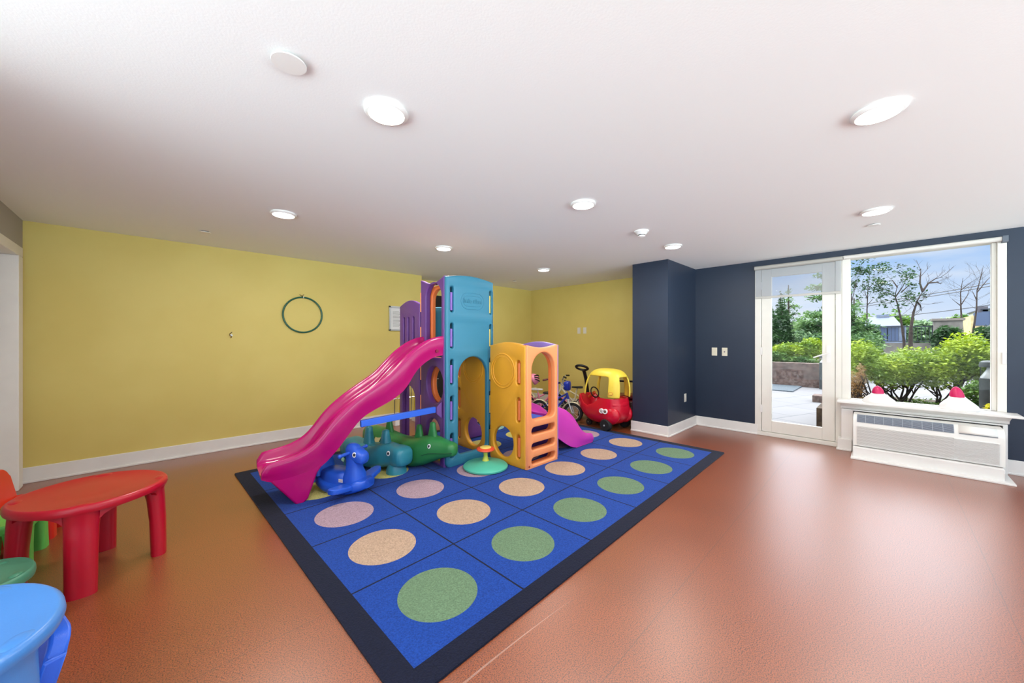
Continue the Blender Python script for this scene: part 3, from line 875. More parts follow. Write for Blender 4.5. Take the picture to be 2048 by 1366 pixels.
# third bay: lower purple panel
hh = [stadium(y-0.018, y+0.018, 1.16, 1.50) for y in (3.555, 3.665, 3.765)] + [archway(3.525, 3.80, 0.03, 0.745, rb=0.02)]
o = panel('far_panel', [archtop(3.425, 3.865, 0.0, 1.625, 0.055, 0.02)] + hh, 'x', 1.985, 2.03, P_purple, pt, 0.010); o['label'] = 'lower purple panel with three slots'
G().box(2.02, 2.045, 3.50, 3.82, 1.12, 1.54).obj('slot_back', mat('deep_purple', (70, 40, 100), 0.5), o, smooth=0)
g = G().box(2.03, 2.07, 3.79, 3.86, 0.0, 1.5).box(2.03, 2.12, 3.43, 3.47, 0.0, 1.5)
g.obj('panel_rib', P_purple, o, bevel=0.006)
# purple tube end seen through the crawl holes
o = panel('tunnel_panel', [rrect(2.66, 3.10, 0.02, 0.52, 0.05), ellipse(2.98, 0.25, 0.08, 0.10)], 'y', 3.60, 3.65, P_purple, pt, 0.01)
o['label'] = 'purple crawl panel behind the tower'
# bracket and strut to the slide
g = G(); g.rings([[(1.985, 3.000, 0.655), (1.985, 3.000, 0.475), (1.985, 3.19, 0.56)], [(1.93, 3.012, 0.60), (1.93, 3.012, 0.53), (1.93, 3.10, 0.565)]])
g.obj('strut_bracket', P_purple, pt, bevel=0.008)
AS = math.radians(180-5.0)
st = G(); ex = Vector((math.cos(AS), math.sin(AS), 0))
A = Vector((1.925, 3.035, 0.575)); B = Vector((1.225, 3.07, 0.545))
dv = (B-A).normalized(); sd_ = Vector((-dv.y, dv.x, 0)).normalized()*0.018
st.rings([[tuple(p+sd_+Vector((0,0,0.028))), tuple(p-sd_+Vector((0,0,0.028))), tuple(p-sd_-Vector((0,0,0.028))), tuple(p+sd_-Vector((0,0,0.028)))] for p in (A, B)])
st.obj('slide_strut', P_blue, pt, bevel=0.004)['label'] = 'blue bar bracing the big slide'
# big magenta slide
crest = [(0.0, 1.285), (0.094, 1.273), (0.192, 1.237), (0.287, 1.178), (0.378, 1.103), (0.439, 1.040), (0.54, 0.935), (0.634, 0.875), (0.714, 0.825), (0.831, 0.745), (0.92, 0.67), (0.991, 0.600), (1.048, 0.515), (1.10, 0.455), (1.153, 0.415), (1.24, 0.378), (1.337, 0.362), (1.41, 0.352), (1.455, 0.345)]
bot = [(0.0, 1.10), (0.094, 1.085), (0.192, 1.034), (0.287, 0.95), (0.359, 0.82), (0.43, 0.76), (0.498, 0.718), (0.578, 0.681), (0.689, 0.634), (0.763, 0.592), (0.846, 0.497), (0.9, 0.42), (0.991, 0.317), (1.048, 0.266), (1.12, 0.225), (1.25, 0.205), (1.36, 0.20), (1.455, 0.235)]
dep = [(0, 0.10), (0.3, 0.115), (1.1, 0.11), (1.3, 0.10), (1.40, 0.09), (1.455, 0.07)]
CW = 0.40
aw = math.radians(5.0)
org = (1.985 + CW/2*math.sin(aw), 2.975 + CW/2*math.cos(aw), 0)
bs = slide('slide', '', crest, bot, dep, CW, org, AS, P_magenta, pt,
      legs=[(1.03, 0.30), (1.092, 0.214), (1.129, 0.107), (1.155, 0.03), (1.19, 0.0), (1.235, 0.0), (1.27, 0.045), (1.327, 0.121), (1.40, 0.215), (1.38, 0.26), (1.1, 0.33)], endr=0.05)
bs['label'] = 'big magenta wave slide'
for q in (0.07,):
    p = Vector((1.985, 2.975, 0)) + ex*q
    G().lathe([(0.016, p.y-0.004), (0.016, p.y+0.01)], (p.x, 0, 1.14), 'y', 14).obj('slide_screw', mat('screw_magenta', (130, 10, 60), 0.4), bs)
# small climber
CX0, CX1, CY0, CY1 = 2.507, 2.985, 2.375, 2.895
goldpanel(2.507, 2.56, 2.385, 2.900, 1.225, 2.700, 2.482)
def ctop(x0, x1, z1, dip):
    pts = [(x1, 0.0), (x1, z1)]
    for i in range(1, 12):
        t = i/12; pts.append((x1+(x0-x1)*t, z1 - dip*math.sin(PI*t)))
    return pts + [(x0, z1), (x0, 0.0)]
lad = [ctop(2.513, 2.985, 1.200, 0.028), archway(2.585, 2.940, 0.465, 1.125, rb=0.06)] + [stadium(2.585, 2.940, a, b) for a, b in ((0.325, 0.40), (0.178, 0.246), (0.040, 0.108))]
o = panel('ladder_panel', lad, 'y', 2.370, 2.435, P_peach, pt, 0.013); o['label'] = 'orange panel with window and ladder slots'
o2 = panel('ladder_liner', [[(2.53, 0.01), (2.97, 0.01), (2.97, 1.14), (2.53, 1.14)], archway(2.578, 2.948, 0.458, 1.13, rb=0.06)] + [stadium(2.578, 2.948, a-0.007, b+0.007) for a, b in ((0.325, 0.40), (0.178, 0.246), (0.040, 0.108))], 'y', 2.436, 2.475, P_orange, pt, 0.006)
G().lathe([(0.009, 2.366), (0.009, 2.375)], (2.545, 0, 0.035), 'y', 12).obj('screw', mat('screw_rust', (150, 50, 20), 0.5), o)
o = panel('slide_panel', [archtop(2.40, 2.91, 0.0, 1.195, 0.035, 0.03), archway(2.46, 2.86, 0.42, 1.12, rb=0.04)], 'x', 2.99, 3.035, P_lilac2, pt, 0.012); o['label'] = 'lilac panel on the small slide side'
o = panel('slide_panel_liner', [[(2.46, 0.0), (2.86, 0.0), (2.86, 0.40), (2.46, 0.40)]], 'x', 2.955, 2.985, mat('violet_plastic', (84, 46, 140), 0.4), pt, 0.006)
o = G().box(2.565, 2.985, 2.48, 2.90, 0.40, 0.43).obj('deck', P_blue, pt, bevel=0.008); o['label'] = 'blue lower deck'
crest2 = [(0.0, 0.555), (0.10, 0.530), (0.25, 0.475), (0.38, 0.390), (0.47, 0.290), (0.55, 0.200), (0.63, 0.150), (0.71, 0.130), (0.79, 0.122)]
bot2 = [(0.0, 0.30), (0.1, 0.20), (0.25, 0.10), (0.38, 0.03), (0.5, 0.003), (0.70, 0.0), (0.79, 0.0)]
dep2 = [(0, 0.10), (0.5, 0.10), (0.68, 0.075), (0.79, 0.055)]
o = slide('slide', '', crest2, bot2, dep2, 0.42, (2.99, 2.665, 0), 0.0, P_pink, pt, endr=0.045); o['label'] = 'small pink slide'

# ---------------------------------------------------------------- rockers under the slide
def loft_body(stations, A, B, n=24, p=0.75):
    A = Vector(A); B = Vector(B); d = (B-A); L = d.length; d.normalize(); side = Vector((d.y, -d.x, 0))
    R = []
    for t, hw, zb, zt in stations:
        c = A + d*(L*t); ring = []
        for j in range(n):
            a = 2*PI*j/n; ca, sa = math.cos(a), math.sin(a)
            x = math.copysign(abs(ca)**p, ca)*hw; z = math.copysign(abs(sa)**p, sa)
            ring.append(tuple(c + side*x + Vector((0, 0, (zb+zt)/2 + z*(zt-zb)/2))))
        R.append(ring)
    return G().rings(R), d, side, L
def densify(tab, k=3):
    out = []
    for a, b in zip(tab, tab[1:]):
        for i in range(k):
            u = i/k; u = u
            out.append(tuple(a[j]+(b[j]-a[j])*u for j in range(len(a))))
    return out + [tab[-1]]
def eye(parent, c, nrm, r):
    nrm = Vector(nrm).normalized(); q = nrm.to_track_quat('Z', 'Y').to_matrix().to_4x4()
    Mx = Matrix.Translation(c) @ q
    w = G().lathe([(r, -0.004), (r, 0.001), (r*0.9, 0.002)], n=20); w.v = [(x*0.8, y, z) for x, y, z in w.v]; w.xf(Mx)
    e_ = w.obj('eye', M_whitep_flat, parent)
    b = G().lathe([(r*0.62, 0.001), (r*0.55, 0.004)], n=16); b.v = [(x*0.8, y, z) for x, y, z in b.v]; b.xf(Mx)
    b.obj('pupil', M_black, e_)
M_whitep_flat = mat('eye_white', (240, 240, 238), 0.4)
def fin(x, y, zb, zt, wb, wt, tb, tt, dirv, lean=0.0):
    d = Vector(dirv); s = Vector((d.y, -d.x, 0)); R = []
    for i in range(8):
        u = i/7; w = (wb + (wt-wb)*u**0.7)/2; t = (tb + (tt-tb)*u)/2
        if i == 7: w *= 0.55; t *= 0.55
        z = zb + (zt-zb)*(u if i < 7 else 1.0)
        if i == 6: z = zb + (zt-zb)*0.93
        c = Vector((x, y, z)) + d*lean*u
        R.append([tuple(c + s*(t*math.copysign(abs(math.cos(a))**0.7, math.cos(a))) + d*(w*math.copysign(abs(math.sin(a))**0.7, math.sin(a)))) for a in [2*PI*j/16 for j in range(16)]])
    return G().rings(R)
# crocodile
A, B = (1.60, 3.90, 0), (2.005, 2.80, 0)
cr_ = thing('crocodile_rocker', 'long dark green crocodile teeter toy under the magenta slide', 'ride-on toy', (1.8, 3.3, 0))
stn = densify([(0, 0.02, 0.22, 0.27), (0.03, 0.06, 0.17, 0.32), (0.12, 0.10, 0.09, 0.345), (0.25, 0.12, 0.04, 0.33), (0.4, 0.125, 0.015, 0.285), (0.5, 0.125, 0.0, 0.275), (0.6, 0.125, 0.0, 0.285), (0.7, 0.12, 0.035, 0.315), (0.78, 0.105, 0.075, 0.325), (0.84, 0.085, 0.11, 0.315), (0.9, 0.07, 0.135, 0.295), (0.96, 0.065, 0.15, 0.285), (0.985, 0.055, 0.16, 0.275), (1.0, 0.03, 0.19, 0.25)])
g, d, s_, L = loft_body(stn, A, B)
g.obj('body', P_croc, cr_, smooth=60)
for tpos, zb, zt, nm in ((0.30, 0.28, 0.43, 'back_fin'), (0.63, 0.26, 0.415, 'handle_fin'), (0.77, 0.28, 0.455, 'crest_fin')):
    c = Vector(A) + d*(L*tpos)
    fin(c.x, c.y, zb, zt, 0.13, 0.045, 0.06, 0.04, d).obj(nm, P_croc, cr_, smooth=60)
c = Vector(A) + d*(L*0.80)
for sg in (1, -1):
    eye(cr_, tuple(c + s_*(0.103*sg) + Vector((0, 0, 0.25))), tuple(s_*sg + Vector((0, 0, 0.25))), 0.021)
M_paperb = mat('tan_sticker', (196, 180, 130), 0.7)
c = Vector(A) + d*(L*0.26) - s_*0
q = G().box(-0.035, 0.035, -0.05, 0.05, -0.001, 0.001).xf(Matrix.Translation(c + s_*(0.108) + Vector((0,0,0.262))) @ Vector(tuple(s_*0.8+Vector((0,0,0.6)))).to_track_quat('Z', 'Y').to_matrix().to_4x4())
q.obj('sticker', M_paperb, cr_, smooth=0)
pth = [tuple(Vector(A) + d*(L*t_) + s_*w_ + Vector((0, 0, z_))) for t_, w_, z_ in ((0.73, 0.1175, 0.155), (0.79, 0.105, 0.18), (0.86, 0.083, 0.185), (0.93, 0.07, 0.19), (0.99, 0.052, 0.2))]
G().tube(pth, 0.004, 6).obj('mouth_line', mat('croc_dark', (26, 82, 48), 0.4), cr_)
# hippo
A, B = (1.37, 3.86, 0), (1.655, 3.07, 0)
hi = thing('hippo_rocker', 'teal blue hippo teeter toy between the blue rocker and the crocodile', 'ride-on toy', (1.5, 3.4, 0))
stn = densify([(0, 0.03, 0.13, 0.20), (0.04, 0.075, 0.09, 0.25), (0.15, 0.11, 0.05, 0.275), (0.3, 0.115, 0.03, 0.25), (0.45, 0.115, 0.025, 0.24), (0.58, 0.115, 0.03, 0.255), (0.68, 0.105, 0.045, 0.275), (0.76, 0.085, 0.06, 0.275), (0.83, 0.082, 0.07, 0.265), (0.89, 0.098, 0.075, 0.262), (0.95, 0.10, 0.08, 0.255), (0.985, 0.085, 0.09, 0.24), (1.0, 0.055, 0.12, 0.21)])
g, d, s_, L = loft_body(stn, A, B, p=0.62)
g.obj('body', P_hippo, hi, smooth=60)
for tpos, zb, zt, nm in ((0.42, 0.22, 0.405, 'backrest_fin'), (0.68, 0.24, 0.395, 'handle_fin')):
    c = Vector(A) + d*(L*tpos)
    fin(c.x, c.y, zb, zt, 0.12, 0.055, 0.10, 0.05, d).obj(nm, P_hippo, hi, smooth=60)
c = Vector(A) + d*(L*0.82)
for sg in (1, -1):
    eye(hi, tuple(c + s_*(0.087*sg) + Vector((0, 0, 0.205))), tuple(s_*sg + d*0.2 + Vector((0, 0, 0.1))), 0.022)
c = Vector(A) + d*(L*0.84)
G().lathe([(0.095, 0.0), (0.092, 0.04), (0.075, 0.09), (0.06, 0.12)], (c.x, c.y, 0), 'z', 24).obj('foot', P_hippo, hi, smooth=50)
c = Vector(A) + d*(L*0.15)
G().lathe([(0.085, 0.0), (0.08, 0.04), (0.065, 0.09), (0.06, 0.12)], (c.x, c.y, 0), 'z', 24).obj('foot', P_hippo, hi, smooth=50)
# blue rocking pup
dg_ = thing('rocking_horse', 'bright blue rocking animal with side footrests at the foot of the slide', 'ride-on toy', (0, 0, 0)); MATX[dg_.name] = Matrix()
R = []
for i in range(17):
    x = -0.25 + 0.5*i/16; zb = 0.75*x*x*1.3; w = 0.125*math.sqrt(max(0.05, 1-(abs(x)/0.27)**3))
    zt = zb + 0.075 + (0.02 if abs(x) < 0.2 else 0)
    R.append([(x, w*math.copysign(abs(math.cos(a))**0.5, math.cos(a)), (zb+zt)/2 + (zt-zb)/2*math.copysign(abs(math.sin(a))**0.6, math.sin(a))) for a in [2*PI*j/20 for j in range(20)]])
G().rings(R).obj('rocker_base', P_rblue, dg_, smooth=50)
def ring_(c, rx, ry, tilt=0, n=20, p=0.7):
    out = []
    for j in range(n):
        a = 2*PI*j/n
        x = rx*math.copysign(abs(math.cos(a))**p, math.cos(a)); y = ry*math.copysign(abs(math.sin(a))**p, math.sin(a))
        out.append((c[0]+x*math.cos(tilt), c[1]+y, c[2]+x*math.sin(tilt)))
    return out
G().rings([ring_((-0.06, 0, 0.05), 0.15, 0.10), ring_((-0.06, 0, 0.12), 0.145, 0.095), ring_((-0.06, 0, 0.165), 0.14, 0.09), ring_((-0.06, 0, 0.178), 0.12, 0.075)]).obj('seat', P_rblue, dg_, smooth=50)
G().rings([ring_((-0.20, 0, 0.13), 0.035, 0.10), ring_((-0.215, 0, 0.22), 0.03, 0.10), ring_((-0.235, 0, 0.32), 0.026, 0.095), ring_((-0.245, 0, 0.36), 0.022, 0.07), ring_((-0.25, 0, 0.375), 0.012, 0.04)]).obj('backrest', P_rblue, dg_, smooth=50)
G().rings([ring_((0.09, 0, 0.06), 0.10, 0.085), ring_((0.10, 0, 0.15), 0.085, 0.078), ring_((0.10, 0, 0.20), 0.062, 0.06, 0.1), ring_((0.10, 0, 0.25), 0.06, 0.056), ring_((0.105, 0, 0.30), 0.068, 0.055), ring_((0.10, 0, 0.345), 0.065, 0.052), ring_((0.085, 0, 0.385), 0.045, 0.04), ring_((0.08, 0, 0.40), 0.02, 0.02)]).obj('neck_and_chest', P_rblue, dg_, smooth=50)
def ringx(x, ry, z0, z1, n=20, p=0.6):
    return [(x, ry*math.copysign(abs(math.cos(a))**p, math.cos(a)), (z0+z1)/2+(z1-z0)/2*math.copysign(abs(math.sin(a))**p, math.sin(a))) for a in [2*PI*j/n for j in range(n)]]
G().rings([ringx(0.05, 0.045, 0.27, 0.385), ringx(0.10, 0.056, 0.25, 0.39), ringx(0.15, 0.055, 0.245, 0.365), ringx(0.20, 0.05, 0.245, 0.335), ringx(0.215, 0.035, 0.265, 0.315)]).obj('head', P_rblue, dg_, smooth=50)
g = G().tube([(0.09, -0.15, 0.335), (0.09, 0.15, 0.335)], 0.013, 12)
for sg in (-1, 1): g.sphere((0.09, sg*0.15, 0.335), 0.016, 12, 8)
g.obj('handlebar', P_rblue, dg_)
g = G()
for sg in (-1, 1):
    g.rings([[(0.12+dx*w, sg*(0.08+0.20*u), 0.075+0.035*u+dz*0.02) for dx, dz in ((-0.05, -1), (0.05, -1), (0.055, 0), (0.05, 1), (-0.05, 1), (-0.055, 0))] for u, w in ((0, 1), (0.4, 1), (0.8, 0.85), (0.95, 0.6), (1.0, 0.3))])
g.obj('footrest', P_rblue, dg_, bevel=0.006, smooth=50)
for sg in (1, -1): eye(dg_, (0.145, sg*0.054, 0.325), (0.25, sg, 0.1), 0.021)
lb = G().box(-0.02, 0.02, -0.013, 0.013, -0.001, 0.001); Ml = Matrix.Translation((0.045, -0.092, 0.12)) @ Matrix.Rotation(PI/2, 4, 'X'); lb.xf(Ml)
lo = lb.obj('maker_label', mat('label_white', (230, 225, 225), 0.5), dg_, smooth=0)
text_mesh('little tikes', 0.0085, mat('label_red', (190, 20, 40), 0.5), 'label_text', lo, Ml @ Matrix.Translation((0, 0, 0.002)), 0.0003)
place(dg_, (1.115, 3.125, 0), math.radians(-62))

# spinner seat
sp = thing('spinner_seat', 'mint green sit-and-spin disc with a red and yellow hand wheel on the rug', 'spinning toy', (2.285, 2.705, 0.01)); MATX[sp.name] = Matrix()
G().lathe([(0.198, 0.0), (0.214, 0.008), (0.216, 0.022), (0.20, 0.036), (0.12, 0.052), (0.04, 0.068), (0.02, 0.072)], n=48).obj('seat_disc', P_mint, sp, smooth=40)
G().lathe([(0.036, 0.062), (0.026, 0.09), (0.019, 0.115), (0.021, 0.145), (0.03, 0.165)], n=24).obj('stem', P_lime, sp, smooth=60)
G().lathe([(0.03, 0.163), (0.075, 0.166), (0.088, 0.176), (0.084, 0.188), (0.06, 0.194), (0.04, 0.196)], n=36).obj('hand_wheel', P_coral, sp, smooth=50)
G().lathe([(0.055, 0.192), (0.054, 0.199), (0.045, 0.203), (0.002, 0.204)], n=30).obj('cap', P_paley, sp, smooth=40)

# ---------------------------------------------------------------- children's tables and chairs
def kid_table(name, label, loc, rz, R, h, off, material, top_mat=None, legr=0.055):
    k = thing(name, label, 'table', loc, rz); MATX[k.name] = Matrix()
    def sup(r, n=64, lobe=0.0):
        return [(r*(1+lobe*math.cos(4*(2*PI*j/n)-PI))*math.cos(2*PI*j/n), r*(1+lobe*math.cos(4*(2*PI*j/n)-PI))*math.sin(2*PI*j/n)) for j in range(n)]
    prof = [(R*0.93, h-0.045), (R*0.985, h-0.040), (R, h-0.026), (R*0.992, h-0.010), (R*0.965, h-0.001), (R*0.94, h), (R*0.90, h-0.0045), (R*0.4, h-0.0045), (0.001, h-0.0045)]
    g = G(); g.rings([[(x, y, z) for x, y in sup(r, lobe=0.012)] for r, z in prof])
    g.obj('tabletop', top_mat or material, k, smooth=50)
    for i in range(4):
        a = PI/4 + i*PI/2; d = Vector((math.cos(a), math.sin(a), 0)); s = Vector((-d.y, d.x, 0)); R_ = []
        for z, o, w, t in ((0, off, legr, legr*0.62), (h*0.45, off-0.004, legr*1.04, legr*0.66), (h*0.72, off-0.012, legr*1.08, legr*0.72), (h*0.85, off-0.02, legr*1.15, legr*0.8), (h-0.03, off-0.012, legr*1.15, legr*0.85), (h-0.010, off+0.004, legr*0.95, legr*0.60), (h-0.002, off+0.008, legr*0.6, legr*0.42), (h+0.001, off+0.008, legr*0.3, legr*0.2)):
            R_.append([tuple(d*(o + t*math.copysign(abs(math.cos(b))**0.8, math.cos(b))) + s*(w*math.copysign(abs(math.sin(b))**0.8, math.sin(b))) + Vector((0, 0, z))) for b in [2*PI*j/20 for j in range(20)]])
        G().rings(R_).obj('leg', material, k, smooth=50)
    # curved gussets between the legs under the top
    g = G()
    for i in range(4):
        a0 = PI/4 + i*PI/2
        n = 16; R_ = []
        for j in range(n+1):
            u = j/n; a = a0 + PI/2*u
            rr = off*0.98*math.cos(PI/4)/max(math.cos(a-(a0+PI/4)), 0.7) if False else off*0.93
            dz = 0.05 + (h*0.42)*(abs(2*u-1)**4.5)
            p = Vector((math.cos(a)*rr, math.sin(a)*rr, 0)); q = Vector((math.cos(a)*(rr+0.022), math.sin(a)*(rr+0.022), 0))
            R_.append([(p.x, p.y, h-0.03), (q.x, q.y, h-0.03), (q.x, q.y, h-dz), (p.x, p.y, h-dz)])
        g.rings(R_)
    g.obj('apron', material, k, smooth=50)
    return k
def kid_chair(name, label, loc, rz, material, sh=0.27, bh=0.5, w=0.32, dpt=0.30):
    k = thing(name, label, 'chair', loc, rz, None); MATX[k.name] = Matrix()
    R = [[(x, y, z) for x, y in rrect(-dpt/2*q, dpt/2*q, -w/2*q, w/2*q, 0.05*q)] for z, q in ((sh-0.05, 0.97), (sh-0.03, 1.0), (sh-0.01, 1.0), (sh, 0.95), (sh-0.006, 0.8))]
    G().rings(R).obj('seat', material, k, smooth=50)
    pts = [(-w/2, sh-0.03), (w/2, sh-0.03)] + [(w/2, bh-0.06)] + arc(w/2-0.06, bh-0.06, 0.06, 0.06, 0, PI/2, 6) + arc(-w/2+0.06, bh-0.06, 0.06, 0.06, PI/2, PI, 6)
    R = []
    g = G(); g.rings([[(-dpt/2-0.005+(-0.05*(z-sh)/(bh-sh) if z > sh else 0), y, z) for y, z in pts], [(-dpt/2+0.04+(-0.05*(z-sh)/(bh-sh) if z > sh else 0), y, z) for y, z in pts]])
    g.obj('backrest', material, k, bevel=0.012, seg=3, smooth=40)
    for sx in (-1, 1):
        for sy in (-1, 1):
            cx, cy = sx*(dpt/2-0.045), sy*(w/2-0.045)
            R = [[(cx+sx*o+x, cy+sy*o+y, z) for x, y in rrect(-r, r, -r, r, r*0.6)] for z, r, o in ((0, 0.042, 0.01), (0.1, 0.044, 0.006), (sh-0.04, 0.05, 0))]
            G().rings(R).obj('leg', material, k, smooth=50)
    return k
kid_table('kids_table', "round red children's table on four chunky legs", (-0.245, 3.0, 0), math.radians(41), 0.292, 0.446, 0.256, P_tabred)
kid_table('kids_table', "sky blue children's table in the bottom left corner", (-0.50, 1.746, 0), math.radians(16), 0.305, 0.452, 0.262, P_sky)
kid_chair('kids_chair', "bright red child's chair behind the red table by the white casing", (-0.575, 3.80, 0), math.radians(-8), P_chred, sh=0.24, bh=0.43, w=0.27, dpt=0.25)
kid_chair('kids_chair', "light green child's chair half hidden at the left edge", (-0.615, 3.46, 0), math.radians(-8), P_green, sh=0.24, bh=0.43, w=0.27, dpt=0.25)
kid_chair('kids_chair', "royal blue child's chair pushed against the sky blue table", (-0.50+0.13*math.cos(0.28), 1.746+0.13*math.sin(0.28), 0), math.radians(196), P_blue, sh=0.22, bh=0.375, w=0.25, dpt=0.24)
kid_table('kids_stool', "grey-green child's stool with a rounded top beside the blue table", (-0.546, 2.60, 0), math.radians(20), 0.17, 0.27, 0.13, P_sea, legr=0.032)['category'] = 'stool'

# ---------------------------------------------------------------- ride-on coupe
cp = thing('ride_on_coupe', 'red and yellow toddler ride-on car with a domed roof beside the navy pillar', 'toy car', (0, 0, 0)); MATX[cp.name] = Matrix()
def sring(x, w, z0, z1, p=0.6, n=28, top=1.0):
    out = []
    for j in range(n):
        a = 2*PI*j/n
        y = w*math.copysign(abs(math.cos(a))**p, math.cos(a)); s = math.sin(a)
        z = (z0+z1)/2+(z1-z0)/2*math.copysign(abs(s)**p, s)
        out.append((x, y, z))
    return out
# x forward, body as stacked horizontal outlines so the cockpit can stay open
def outl(z, L0, L1, w, p=0.62, n=40):
    out = []
    for j in range(n):
        a = 2*PI*j/n; ca, sa = math.cos(a), math.sin(a)
        x = math.copysign(abs(ca)**p, ca); x = x*(L1 if x > 0 else -L0)
        out.append((x, w*math.copysign(abs(sa)**p, sa), z(x, a) if callable(z) else z))
    return out
def rimz(x, a):
    y = abs(math.sin(a)); base = 0.43
    u = (x-0.10)/0.19
    if y > 0.72 and abs(u) < 1: base -= 0.125*math.cos(u*PI/2)
    return base
lv = [(0.075, -0.22, 0.08, 0.12), (0.09, -0.27, 0.14, 0.155), (0.13, -0.32, 0.21, 0.185), (0.19, -0.35, 0.28, 0.203), (0.26, -0.36, 0.335, 0.208), (0.33, -0.352, 0.36, 0.206), (0.38, -0.345, 0.355, 0.203)]
R = [outl((lambda x, an, z0=z: min(z0, rimz(x, an)-(0.44-z0)*0.12)), a, b, w) for z, a, b, w in lv] + [outl(rimz, -0.335, 0.345, 0.20), outl(lambda x, a: rimz(x, a)-0.006, -0.315, 0.325, 0.182), outl(0.28, -0.28, 0.27, 0.165), outl(0.19, -0.25, 0.20, 0.14)]
G().rings(R).obj('body', P_carred, cp, smooth=55)
for sy in (-1, 1):
    G().sphere((-0.215, sy*0.130, 0.21), (0.15, 0.080, 0.13), 24, 14).obj('fender', P_carred, cp, smooth=60)
G().sphere((-0.27, 0, 0.345), (0.085, 0.17, 0.085), 24, 12).obj('rear_bulge', P_carred, cp, smooth=60)
# roof: shell with four pillars
def roofp(x, y, r):
    return None
g = G()
nu, nv = 48, 18
vs = []
for i in range(nv+1):
    ph = (PI/2)*i/nv
    for j in range(nu):
        a = 2*PI*j/nu
        rr = math.cos(ph)**0.55 if i < nv else 0.0
        zz = 0.43 + 0.375*math.sin(ph)**0.85
        ca, sa = math.cos(a), math.sin(a)
        x = -0.030 + 0.315*rr*math.copysign(abs(ca)**0.75, ca); y = 0.188*rr*math.copysign(abs(sa)**0.7, sa)
        vs.append((x-0.02-0.10*(zz-0.43), y, zz))
fs = []
for i in range(nv):
    for j in range(nu):
        k2 = (j+1) % nu
        zc = (vs[i*nu+j][2]+vs[(i+1)*nu+j][2])/2; xc = vs[i*nu+j][0]; yc = vs[i*nu+j][1]
        ang = math.degrees(math.atan2(math.sin(2*PI*(j+0.5)/nu), math.cos(2*PI*(j+0.5)/nu)))
        aa = abs(ang)
        top = 0.715
        hole = (zc < top) and ((aa < 30) or (48 < aa < 110) or (aa > 154))
        
        if not hole: fs.append((i*nu+j, i*nu+k2, (i+1)*nu+k2, (i+1)*nu+j))
g.add(vs, fs)
rf = g.obj('roof', P_caryel, cp, smooth=60)
dmod = rf.modifiers.new('smooth', 'SMOOTH'); dmod.iterations = 3; dmod.factor = 0.4
dmod = rf.modifiers.new('solid', 'SOLIDIFY'); dmod.thickness = 0.022; dmod.offset = 0
dmod = rf.modifiers.new('sub', 'SUBSURF'); dmod.levels = 1; dmod.render_levels = 1
# face
def face_disc(y, z, r, x=0.363):
    pass
for q in (0, 1):
    Mf = Matrix.Translation((-0.145-0.058*q, 0.206+0.002*(1-q), 0.262)) @ Matrix.Rotation(math.radians(98), 4, 'Z')
    o = G().lathe([(0.033, -0.02), (0.033, 0.012), (0.028, 0.016), (0.023, 0.012)], (0, 0, 0), 'x', 20).xf(Mf).obj('fuel_cap', M_whitep_flat, cp)
    G().lathe([(0.021, 0.0), (0.019, 0.014), (0.010, 0.017)], (0, 0, 0), 'x', 16).xf(Mf).obj('cap_centre', mat('cap_pale_grey', (190, 186, 180), 0.4) if q == 0 else mat('cap_brown', (120, 96, 80), 0.4), o)
g = G()
def wheel(x, y, r, w, parent, nm='wheel', hubm=None):
    o = G().lathe([(r*0.55, y-w/2), (r*0.9, y-w/2), (r, y-w*0.32), (r, y+w*0.32), (r*0.9, y+w/2), (r*0.55, y+w/2)], (x, 0, r), 'y', 28).obj(nm, M_rubber, parent, smooth=40)
    sg = 1 if y > 0 else -1
    G().lathe([(r*0.5, y-w*0.45), (r*0.42, y+sg*w*0.48), (r*0.15, y+sg*w*0.55)] if sg > 0 else [(r*0.5, y+w*0.45), (r*0.42, y-w*0.48), (r*0.15, y-w*0.55)], (x, 0, r), 'y', 16).obj('hubcap', hubm or M_rubber, o, smooth=30)
    G().lathe([(r*0.16, y+sg*w*0.50), (r*0.14, y+sg*w*0.64)], (x, 0, r), 'y', 6).obj('hub_bolt', M_silver, o, smooth=0)
    return o
for sy in (-1, 1):
    wheel(-0.20, sy*0.19, 0.080, 0.065, cp); wheel(0.17, sy*0.09, 0.045, 0.04, cp)
G().tube([(0.15+0.075*math.cos(a)*0.35, 0.075*math.sin(a), 0.46+0.075*math.cos(a)*0.93) for a in [2*PI*j/24 for j in range(24)]], 0.009, 10, loop=True).obj('steering_wheel', M_black, cp)
G().tube([(0.15, 0, 0.46), (0.25, 0, 0.38)], 0.022, 10).obj('steering_column', mat('wheel_hub_red', (200, 80, 40), 0.4), cp)
G().rings([ring_((-0.12, 0, 0.20), 0.09, 0.13), ring_((-0.12, 0, 0.26), 0.09, 0.13)]).obj('seat', P_carred, cp, smooth=40)
def badge(parent, Mx, w, h, fill, rim, s):
    g = G().rings([[(x, y, z) for x, y in stadium(-w/2, w/2, -h/2, h/2)] for z in (0, 0.002)]).xf(Mx)
    o = g.obj('maker_badge', rim, parent, smooth=0)
    G().rings([[(x, y, z) for x, y in stadium(-w*0.44, w*0.44, -h*0.38, h*0.38)] for z in (0.001, 0.003)]).xf(Mx).obj('badge_face', fill, o, smooth=0)
    text_mesh('little tikes', h*0.38, rim, 'badge_text', o, Mx @ Matrix.Translation((0, 0, 0.0035)), 0.0003)
CARH = math.radians(82)
Mb = Matrix.Translation((-0.262, 0.178, 0.50)) @ Vector((-0.40, 0.90, 0.12)).to_track_quat('Z', 'Y').to_matrix().to_4x4()
badge(cp, Mb, 0.062, 0.034, P_caryel, mat('label_red', (190, 20, 40), 0.5), 1)
place(cp, (4.62, 2.84, 0), CARH)
cp.scale = (1.06, 1.06, 1.03)

